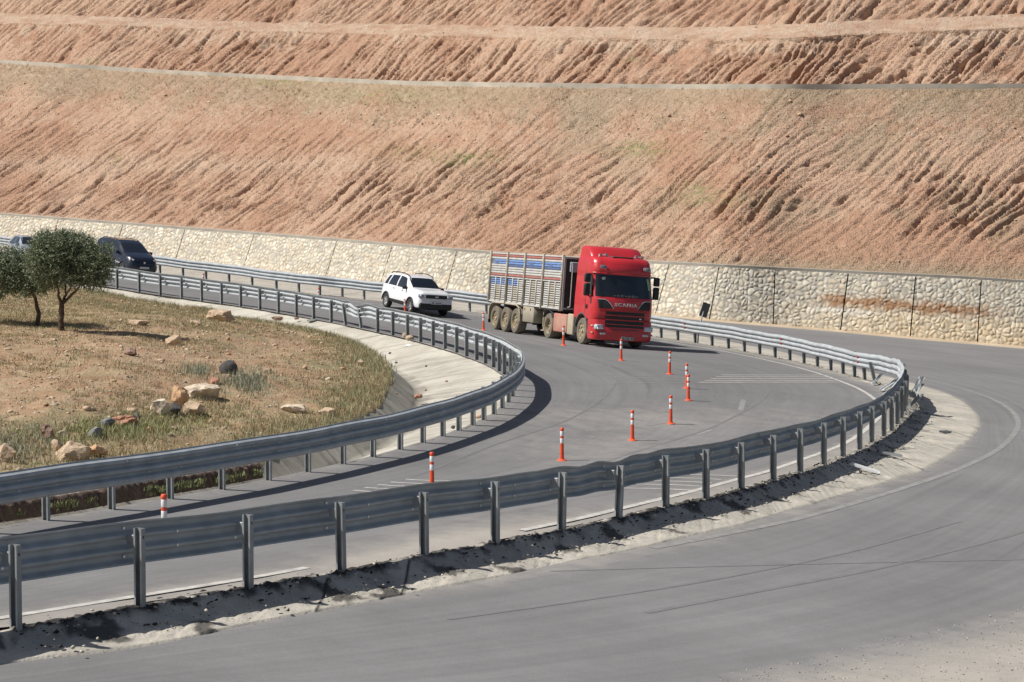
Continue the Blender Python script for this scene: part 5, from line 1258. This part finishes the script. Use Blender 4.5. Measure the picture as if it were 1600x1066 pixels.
rock('small grey upright stone at the end of the red earth heap', 214, 659, 12, 12, 'grey', seed=17)
rock('dark pitted rock standing among weeds at far lower left', 72, 690, 25, 26, 'brown', seed=18, rough=.5)
rock('rounded sandy stone behind the largest tan boulder at lower left', 88, 706, 20, 18, 'tan', seed=19, rough=.12)
rock('largest long tan boulder just above the near inner guardrail', 110, 722, 66, 26, 'tan', seed=20, rough=.35, rot=.2)
rock('tan boulder touching the right end of the longest boulder', 150, 714, 33, 18, 'orange', seed=21, rough=.25)
rock('pinkish boulder cut by the left edge of the picture', 6, 722, 36, 26, 'tan', seed=22, rough=.35)
rock('small orange stone seen under the inner guardrail above the kerb wall', 54, 794, 22, 16, 'orange', seed=23)
rock('pale boulder seen under the inner guardrail behind the kerb wall', 168, 771, 28, 18, 'pale', seed=24)
rock('small orange stone in the grass under the grey tilted slab', 233, 676, 14, 9, 'orange', seed=25)
rock('small tan stone on the top of the mound near its concrete edge', 563, 572, 13, 10, 'tan', seed=26)
rock('low tan mound of stone in the grass between the trees and the large tan block', 212, 509, 40, 9, 'tan', seed=27, rough=.15)
rock('small rounded tan stone at the foot of an inner guardrail post behind the ditch', 640, 531, 12, 6, 'tan', lambda x, y: pix(x, y, -.02), 31, .1, name='stone', cat='stone')
rock('tan pebble left of the rounded stone at a far inner guardrail post', 632, 528, 7, 7, 'tan', lambda x, y: pix(x, y, -.02), 32, .1, name='stone', cat='stone')
rock('pinkish stone on the ditch slab seen between the near inner posts', 765, 630, 9, 9, 'orange', lambda x, y: pix(x, y, -.1), 33, .1, name='stone', cat='stone')
rock('brown flat stone on the ditch slab under the inner guardrail', 748, 653, 11, 5, 'tan', lambda x, y: pix(x, y, -.1), 34, .1, name='stone', cat='stone')
rock('black lump on the ditch slab under the inner guardrail', 708, 670, 8, 5, 'dark', lambda x, y: pix(x, y, -.1), 35, .3, name='stone', cat='stone')
rock('reddish rubble lying in the bottom of the concrete ditch', 653, 623, 15, 7, 'red', lambda x, y: pix(x, y, -.62), 36, .5, name='stone', cat='stone')
rock('flat dark stone lying at the top of the ditch slab below the crumpled rail', 487, 503, 18, 4, 'grey', lambda x, y: pix(x, y, -.1), 37, .3, name='stone', cat='stone')
rock('tan stones fallen at the top of the ditch slab, left of the flat dark one', 433, 500.5, 20, 6, 'brown', lambda x, y: pix(x, y, -.12), 38, .5, name='stone', cat='stone')
rock('small brown stone between the two stones at the top of the ditch slab', 463, 499.5, 9, 4, 'brown', lambda x, y: pix(x, y, -.1), 39, .4, name='stone', cat='stone')
p = pix(639, 542, -.22); q = MB(); q.add([(-.13, -.1, 0), (.15, -.12, .02), (.17, .1, .05), (-.1, .12, .03), (.02, 0, .07)], [(0, 1, 4), (1, 2, 4), (2, 3, 4), (3, 0, 4)])
o = q.build('paper_scrap', mat('paper', (.8, .8, .8), .8, 0, .03)); o.location = tuple(p+np.array([0, 0, .03])); tag(o, 'white scrap of paper lying on the concrete ditch slab', 'litter')
for k_, (x, y, w_) in enumerate([(609, 553, 5), (619, 568, 5), (666, 573.5, 4), (698, 597, 5), (620, 616, 4), (665, 611, 5)]):
    rock(['dark clod highest on the ditch slab', 'dark clod second highest on the ditch slab', 'small dark clod in the middle of the ditch slab', 'pale clod on the sunlit middle of the ditch slab', 'small clod low on the shaded ditch bank', 'tiny clod low in the ditch near the red rubble'][k_],
         x, y, w_, 2.6, 'dark' if k_ in (0, 1, 2) else 'brown', lambda x, y: pix(x, y, -.40), 60+k_, .4, name='clod', cat='clod')
# ------------------------------------------------------------------ gravel: scattered small stones
def scatter_stones(name, label, pts, sizes, cols, parent=None):
    ico = bmesh.new(); bmesh.ops.create_icosphere(ico, subdivisions=1, radius=1); bv = np.array([v.co[:] for v in ico.verts]); bf = np.array([[v.index for v in f.verts] for f in ico.faces]); ico.free()
    n = len(pts); k = len(bv)
    J = 1+.28*rng.normal(size=(n, k, 1)); S_ = np.stack([sizes*rng.uniform(.8, 1.4, n), sizes*rng.uniform(.7, 1.2, n), sizes*rng.uniform(.45, .8, n)], 1)
    V = bv[None]*J*S_[:, None]; a = rng.uniform(0, 6.28, n); c, s_ = np.cos(a), np.sin(a)
    V = np.stack([V[..., 0]*c[:, None]-V[..., 1]*s_[:, None], V[..., 0]*s_[:, None]+V[..., 1]*c[:, None], V[..., 2]], -1)+pts[:, None]
    Fq = (bf[None]+np.arange(n)[:, None, None]*k).reshape(-1, 3)
    me = mesh_np(name, V.reshape(-1, 3), Fq, np.repeat(cols, k, 0)); return tag(link(name, me, M_stones), label, 'gravel', None, 'stuff')
M_stones = attr_mat('loose_stones', .95, 14, .15, .3, 30, .02)
def moundpts(n):
    out = []
    while sum(map(len, out)) < n:
        x = rng.uniform(-34, -3, n*2); y = 24+88*rng.uniform(0, 1, n*2)**1.3; h, D = mlook(x, y); z = zP(x, y)+h; px_, py_ = proj((x, y, z))
        ok = (D > .04) & (px_ > -80) & (px_ < 660); out.append(np.stack([x, y, z, px_, py_, D], 1)[ok])
    return np.concatenate(out)[:n]
mp = moundpts(5200); barew = np.exp(-((mp[:, 4]-590)/95)**2)
mp = mp[rng.uniform(size=len(mp)) < .25+.75*barew]; n = len(mp)
sz = .018+.035*rng.uniform(size=n)**3+.07*rng.uniform(size=n)**14
pal = np.array([(.56, .42, .29), (.60, .50, .38), (.46, .29, .18), (.50, .36, .24), (.36, .30, .24)])
scatter_stones('gravel', 'loose pebbles scattered over the dry mound', mp[:, :3]+np.array([0, 0, .01]), sz, pal[rng.integers(0, 5, n)])
Xh, Yh, Zh, hx, hy, Th, Fh = hill_pts
dens = np.where(Th == 1, .15+1.1*((Fh > .66) & (Fh < .93)), 0)+np.where(Th == 4, 1.3, 0)+np.where(Th == 3, .15, 0)+np.where(Th == 5, .1, 0)
ok = np.argwhere((hx > -60) & (hx < 1660) & (hy > -20) & (rng.uniform(size=hx.shape) < dens*.018*(.5+sstep(-.2, .6, fbm(hx*.02, hy*.03, 3, 77)))))
i_, j_ = ok[:, 0], ok[:, 1]; n = len(i_); sz = .022+.05*rng.uniform(size=n)**3+.10*rng.uniform(size=n)**16
pal2 = np.array([(.62, .50, .38), (.54, .38, .26), (.66, .56, .44), (.48, .30, .20)])
scatter_stones('scree', 'small stones strewn over the terraced slope', np.stack([Xh[i_, j_], Yh[i_, j_], Zh[i_, j_]], 1), sz, pal2[rng.integers(0, 4, n)])
# tar and sand crumbs on the shoulder
n = 5200; i_ = rng.integers(30, 1000, n); a_ = np.abs(rng.normal(0, .28, n)); bb = .02+a_
To_, No_ = normals2(oS); x = oS[i_, 0]+No_[i_, 0]*bb+rng.normal(0, .1, n); y = oS[i_, 1]+No_[i_, 1]*bb+rng.normal(0, .1, n)
z = zP(x, y)-.14*sstep(.05, .40, bb)+.012
blk = rng.uniform(size=n) < .72-.5*np.clip(bb, 0, 1); cols = np.where(blk[:, None], np.array([.05, .045, .042]), np.array([.50, .45, .37]))*rng.uniform(.7, 1.3, (n, 1))
scatter_stones('tar_crumbs', 'black tar crumbs and grit along the foot of the outer guardrail posts', np.stack([x, y, z], 1), .007+.022*rng.uniform(size=n)**4, cols)
n = 1800; px_ = rng.uniform(1120, 1640, n); py_ = 1090-(px_-1150)*.225+rng.uniform(-40, 110, n)
P3 = np.array([pix(a, b, H_OUT) for a, b in zip(px_, py_)])
scatter_stones('road_grit', 'loose grit on the dusty edge of the outer road at lower right', P3+np.array([0, 0, .003]), .004+.009*rng.uniform(size=n)**3, np.where((rng.uniform(size=n) < .35)[:, None], np.array([.16, .14, .13]), np.array([.52, .47, .41]))*rng.uniform(.8, 1.2, (n, 1)))
# ------------------------------------------------------------------ grass
M_grass = attr_mat('dry_grass_blades', .9, 3, .12, 0, spec=.1)
def blades(name, label, pts, hgt, cols, wd=.006, bend=.35, per=5, spread=.05):
    n = len(pts); P3 = np.repeat(pts, per, 0); P3 = P3+np.concatenate([rng.normal(0, spread, (n*per, 2)), np.zeros((n*per, 1))], 1)
    H = np.repeat(hgt, per)*rng.uniform(.55, 1.15, n*per); a = rng.uniform(0, 6.28, n*per); b = rng.uniform(0, 6.28, n*per); le = bend*rng.uniform(.2, 1.1, n*per)*H
    W = wd*rng.uniform(.7, 1.6, n*per); d = np.stack([np.cos(a)*W, np.sin(a)*W, 0*a], 1); l = np.stack([np.cos(b)*le, np.sin(b)*le, 0*a], 1); up = np.stack([0*a, 0*a, H], 1)
    V = np.stack([P3-d-up*.08, P3+d-up*.08, P3+d*.75+l*.35+up*.55, P3-d*.75+l*.35+up*.55, P3+l+up, P3+l+up+d*.1], 1)
    base_i = np.arange(n*per)[:, None]*6; Fq = np.concatenate([base_i+np.array([[0, 1, 2, 3]]), base_i+np.array([[3, 2, 5, 4]])])
    cc = np.repeat(np.repeat(cols, per, 0)*rng.uniform(.8, 1.25, (n*per, 1)), 6, 0)
    me = mesh_np(name, V.reshape(-1, 3), Fq, cc); return tag(link(name, me, M_grass), label, 'grass', None, 'stuff')
gp = moundpts(42000); x, y, z, gxp, gyp, D = gp.T
dn = .60+.9*fbm(x*.30, y*.25, 3, 501)+.5*fbm(x*1.1, y*.9, 2, 502)-.45*np.exp(-((gyp-590)/70)**2)*sstep(620, 450, gxp)+.9*sstep(2.0, .2, D)+.45*sstep(530, 490, gyp)+.5*np.exp(-((gxp-230)/140)**2-((gyp-672)/26)**2)
keep = rng.uniform(size=len(gp)) < np.clip(dn, .06, 1); gp = gp[keep]; x, y, z, gxp, gyp, D = gp.T; n = len(gp)
greenm = np.clip(.30+.5*fbm(x*.5, y*.35, 3, 503)+.40*sstep(2.2, .2, D)+.35*np.exp(-((gxp-210)/140)**2-((gyp-675)/26)**2), 0, 1)
gc = np.array([.46, .385, .24])*(1-greenm[:, None])+np.array([.31, .32, .19])*greenm[:, None]
rm = (rng.uniform(size=n) < .16)[:, None]; gc = np.where(rm, np.array([.36, .225, .13]), gc)
hg_ = (.06+.06*greenm)*(.7+.6*rng.uniform(size=n))*(1+.8*sstep(1.8, .2, D))
blades('grass', 'sparse dry yellow and green grass on the mound', gp[:, :3], hg_, gc, .005, .7, 7, .08)
# green weeds round the lower rocks
wx = rng.normal(205, 75, 2600); wy = 668+rng.normal(0, 11, 2600)+(wx-205)*-.10
wp = [];
for a, b in zip(wx[:620], wy[:620]): wp.append(mpix(a, b))
wp = np.array(wp); n = len(wp); t_ = rng.uniform(size=(n, 1))
blades('weeds', 'bright green weeds growing round the lower rocks of the mound', wp, rng.uniform(.07, .19, n), np.array([.22, .27, .10])*(1-t_)+np.array([.44, .40, .24])*t_, .006, .8, 8, .13)
wx = np.concatenate([rng.normal(385, 22, 260), rng.normal(308, 14, 90), rng.normal(20, 40, 150)]); wy = np.concatenate([600+rng.normal(0, 9, 260), 582+rng.normal(0, 5, 90), 700+rng.normal(0, 14, 150)])
wp = np.array([mpix(a, b) for a, b in zip(wx, wy)]); n = len(wp)
blades('thistles', 'grey green thistles beside the dark boulder and rock pile', wp, np.full(n, .20), np.tile(np.array([.33, .34, .25]), (n, 1)), .006, .7, 6, .12)
# weeds on the kerb wall
n = 420; i_ = rng.integers(90, 258, n); i_ = i_[(pn(i_*.09, .5, 88) > -.1)]; n = len(i_)
P3 = kp[i_].copy(); P3[:, :2] += Nk[i_]*.30; P3[:, 2] += rng.uniform(-.02, .12, n)
blades('kerb_weeds', 'small weeds rooted along the foot of the dark kerb wall', P3, np.full(n, .07), np.array([.22, .24, .12])*rng.uniform(.6, 1.5, (n, 1)), .006, .8, 6, .04)
# thin dry grass along the foot and head of the slope
ok = np.argwhere((hx > -60) & (hx < 1660) & (Th == 1) & (rng.uniform(size=hx.shape) < (np.where(Fh > .72, .05, 0)+np.where((Fh < .16) & (hx > 950), .06, .008)+.05*(np.exp(-((hx-1000)/50)**2-((hy-230)/12)**2)+np.exp(-((hx-735)/60)**2-((hy-243)/12)**2)))*(.4+sstep(-.3, .5, fbm(hx*.015, hy*.03, 3, 78)))))
i_, j_ = ok[:, 0], ok[:, 1]; n = len(i_); tt = rng.uniform(size=(n, 1))
gg_ = (np.exp(-((hx[i_, j_]-1000)/50)**2-((hy[i_, j_]-230)/12)**2)+np.exp(-((hx[i_, j_]-735)/60)**2-((hy[i_, j_]-243)/12)**2) > .3)[:, None]
blades('slope_grass', 'thin dry grass tufts on the terraced slope', np.stack([Xh[i_, j_], Yh[i_, j_], Zh[i_, j_]], 1), np.full(n, .16), np.where(gg_, np.array([.22, .26, .10]), np.array([.46, .38, .24])*(1-tt)+np.array([.34, .29, .18])*tt), .010, .5, 4, .06)
# ------------------------------------------------------------------ olive trees
M_bark = mat('olive_bark', (.10, .070, .050), .95, 0, .3, 8, .9, 20)
M_leaf = attr_mat('olive_leaves', .6, 5, .15, 0, spec=.35)
def olive(label, foot, trunks, blobs, nleaf, seed):
    """all positions are metres from the foot in (right, up) of the view with a depth term"""
    r0 = np.random.default_rng(seed); p = mpix(*foot); zf = p[1]*ct-(p[2]-CZ)*st; s_ = F/zf
    root = empty('olive_tree', label, 'tree', tuple(p), 'olive trees at the left end of the mound')
    def rel(x, y, d=0): return Vector(((x-foot[0])/s_, d, (foot[1]-y)/s_))
    q = MB()
    for t in trunks:
        pts = [rel(a, b, d) for a, b, d, r in t]; rr = [r for a, b, d, r in t]; sm = []; rs = []
        for i in range(len(pts)-1):
            for k in range(4):
                f = k/4; v = pts[i].lerp(pts[i+1], f)+Vector(r0.normal(0, .008, 3)); sm.append(v); rs.append((rr[i]*(1-f)+rr[i+1]*f)*r0.uniform(.92, 1.1))
        sm.append(pts[-1]); rs.append(rr[-1]); q.tube(sm, rs, 9)
    q.build('trunk', M_bark, root, 70)
    # twigs: short sprays of leaves along branchlets
    B_ = np.array([[(bx-foot[0])/s_, bd, (foot[1]-by)/s_, rw/s_, rh/s_] for bx, by, bd, rw, rh in blobs]); wts = B_[:, 3]**2*B_[:, 4]; wts /= wts.sum()
    nt_ = nleaf//14; idx = r0.choice(len(B_), nt_, p=wts); u = r0.normal(size=(nt_, 3)); u /= np.linalg.norm(u, axis=1)[:, None]
    rad = r0.uniform(.25, 1, nt_)**.45; rad *= 1+.34*fbm(u[:, 0]*2.2+idx*3.1, u[:, 2]*2.2+u[:, 1]*1.7, 3, seed)
    cen = B_[idx, :3]+u*rad[:, None]*np.stack([B_[idx, 3], B_[idx, 3], B_[idx, 4]], 1)
    dirn = u*.7+r0.normal(0, .55, (nt_, 3))+np.array([0, 0, .15]); dirn /= np.linalg.norm(dirn, axis=1)[:, None]
    tl = r0.uniform(.12, .30, nt_); k = 14; tt = np.linspace(0, 1, k)
    base_ = cen[:, None]+dirn[:, None]*(tl[:, None]*tt[None])[..., None]; base_ = base_.reshape(-1, 3); n = len(base_)
    ld = np.repeat(dirn, k, 0)*.6+r0.normal(0, .6, (n, 3)); ld /= np.linalg.norm(ld, axis=1)[:, None]
    sd = np.cross(ld, r0.normal(size=(n, 3))); sd /= np.linalg.norm(sd, axis=1)[:, None]; L_ = r0.uniform(.045, .08, n)[:, None]; W = r0.uniform(.009, .015, n)[:, None]
    V = np.stack([base_, base_+ld*L_*.5+sd*W, base_+ld*L_, base_+ld*L_*.5-sd*W], 1)
    t_ = r0.uniform(size=(n, 1)); tw = np.repeat(r0.uniform(.75, 1.3, (nt_, 1)), k, 0)
    col = (np.array([.11, .15, .075])*(1-t_)+np.array([.24, .285, .175])*t_)*tw; pale_ = (r0.uniform(size=(n, 1)) < .12); col = np.where(pale_, np.array([.33, .36, .28]), col)
    me = mesh_np('crown', V.reshape(-1, 3), np.arange(n*4).reshape(-1, 4), np.repeat(col, 4, 0)); link('crown', me, M_leaf, root)
    return root
olive('left olive tree with a single curved trunk at the left edge of the picture', (57, 512), [[(57, 512, 0, .075), (61, 490, 0, .065), (57, 470, 0, .055), (50, 452, 0, .045), (44, 430, 0, .035), (35, 405, .1, .02)], [(50, 452, 0, .035), (28, 432, -.1, .02), (15, 415, -.2, .012)], [(50, 452, 0, .03), (62, 430, .2, .018)]],
      [(38, 428, 0, 32, 26), (10, 430, -.1, 28, 30), (55, 435, .2, 26, 22), (25, 405, .1, 26, 18), (-20, 415, .2, 30, 30), (45, 448, -.3, 20, 14), (8, 452, .0, 14, 12), (70, 425, -.1, 20, 24), (-50, 425, 0, 30, 25)], 50000, 11)
olive('right olive tree forking low into several branches in front of the dark van', (95, 516), [[(95, 516, 0, .10), (96, 495, 0, .085), (97, 475, 0, .075)], [(97, 475, 0, .055), (92, 463, 0, .04), (92, 450, 0, .03), (88, 435, -.1, .02)], [(97, 475, 0, .05), (103, 460, .1, .035), (102, 440, .1, .025), (100, 410, .1, .015)],
      [(98, 474, 0, .05), (112, 462, 0, .04), (122, 452, 0, .03), (130, 438, -.1, .02)], [(103, 462, 0, .03), (112, 450, -.1, .022), (118, 436, -.1, .015)]],
      [(95, 400, 0, 34, 28), (125, 410, .1, 32, 28), (150, 418, -.1, 26, 28), (75, 405, -.2, 28, 26), (92, 380, 0, 30, 17), (70, 385, .2, 22, 18), (120, 388, .2, 28, 20), (160, 400, .1, 15, 18), (100, 432, -.2, 28, 14), (138, 435, .0, 24, 12), (75, 430, 0, 24, 16), (150, 440, .1, 14, 8)], 76000, 12)
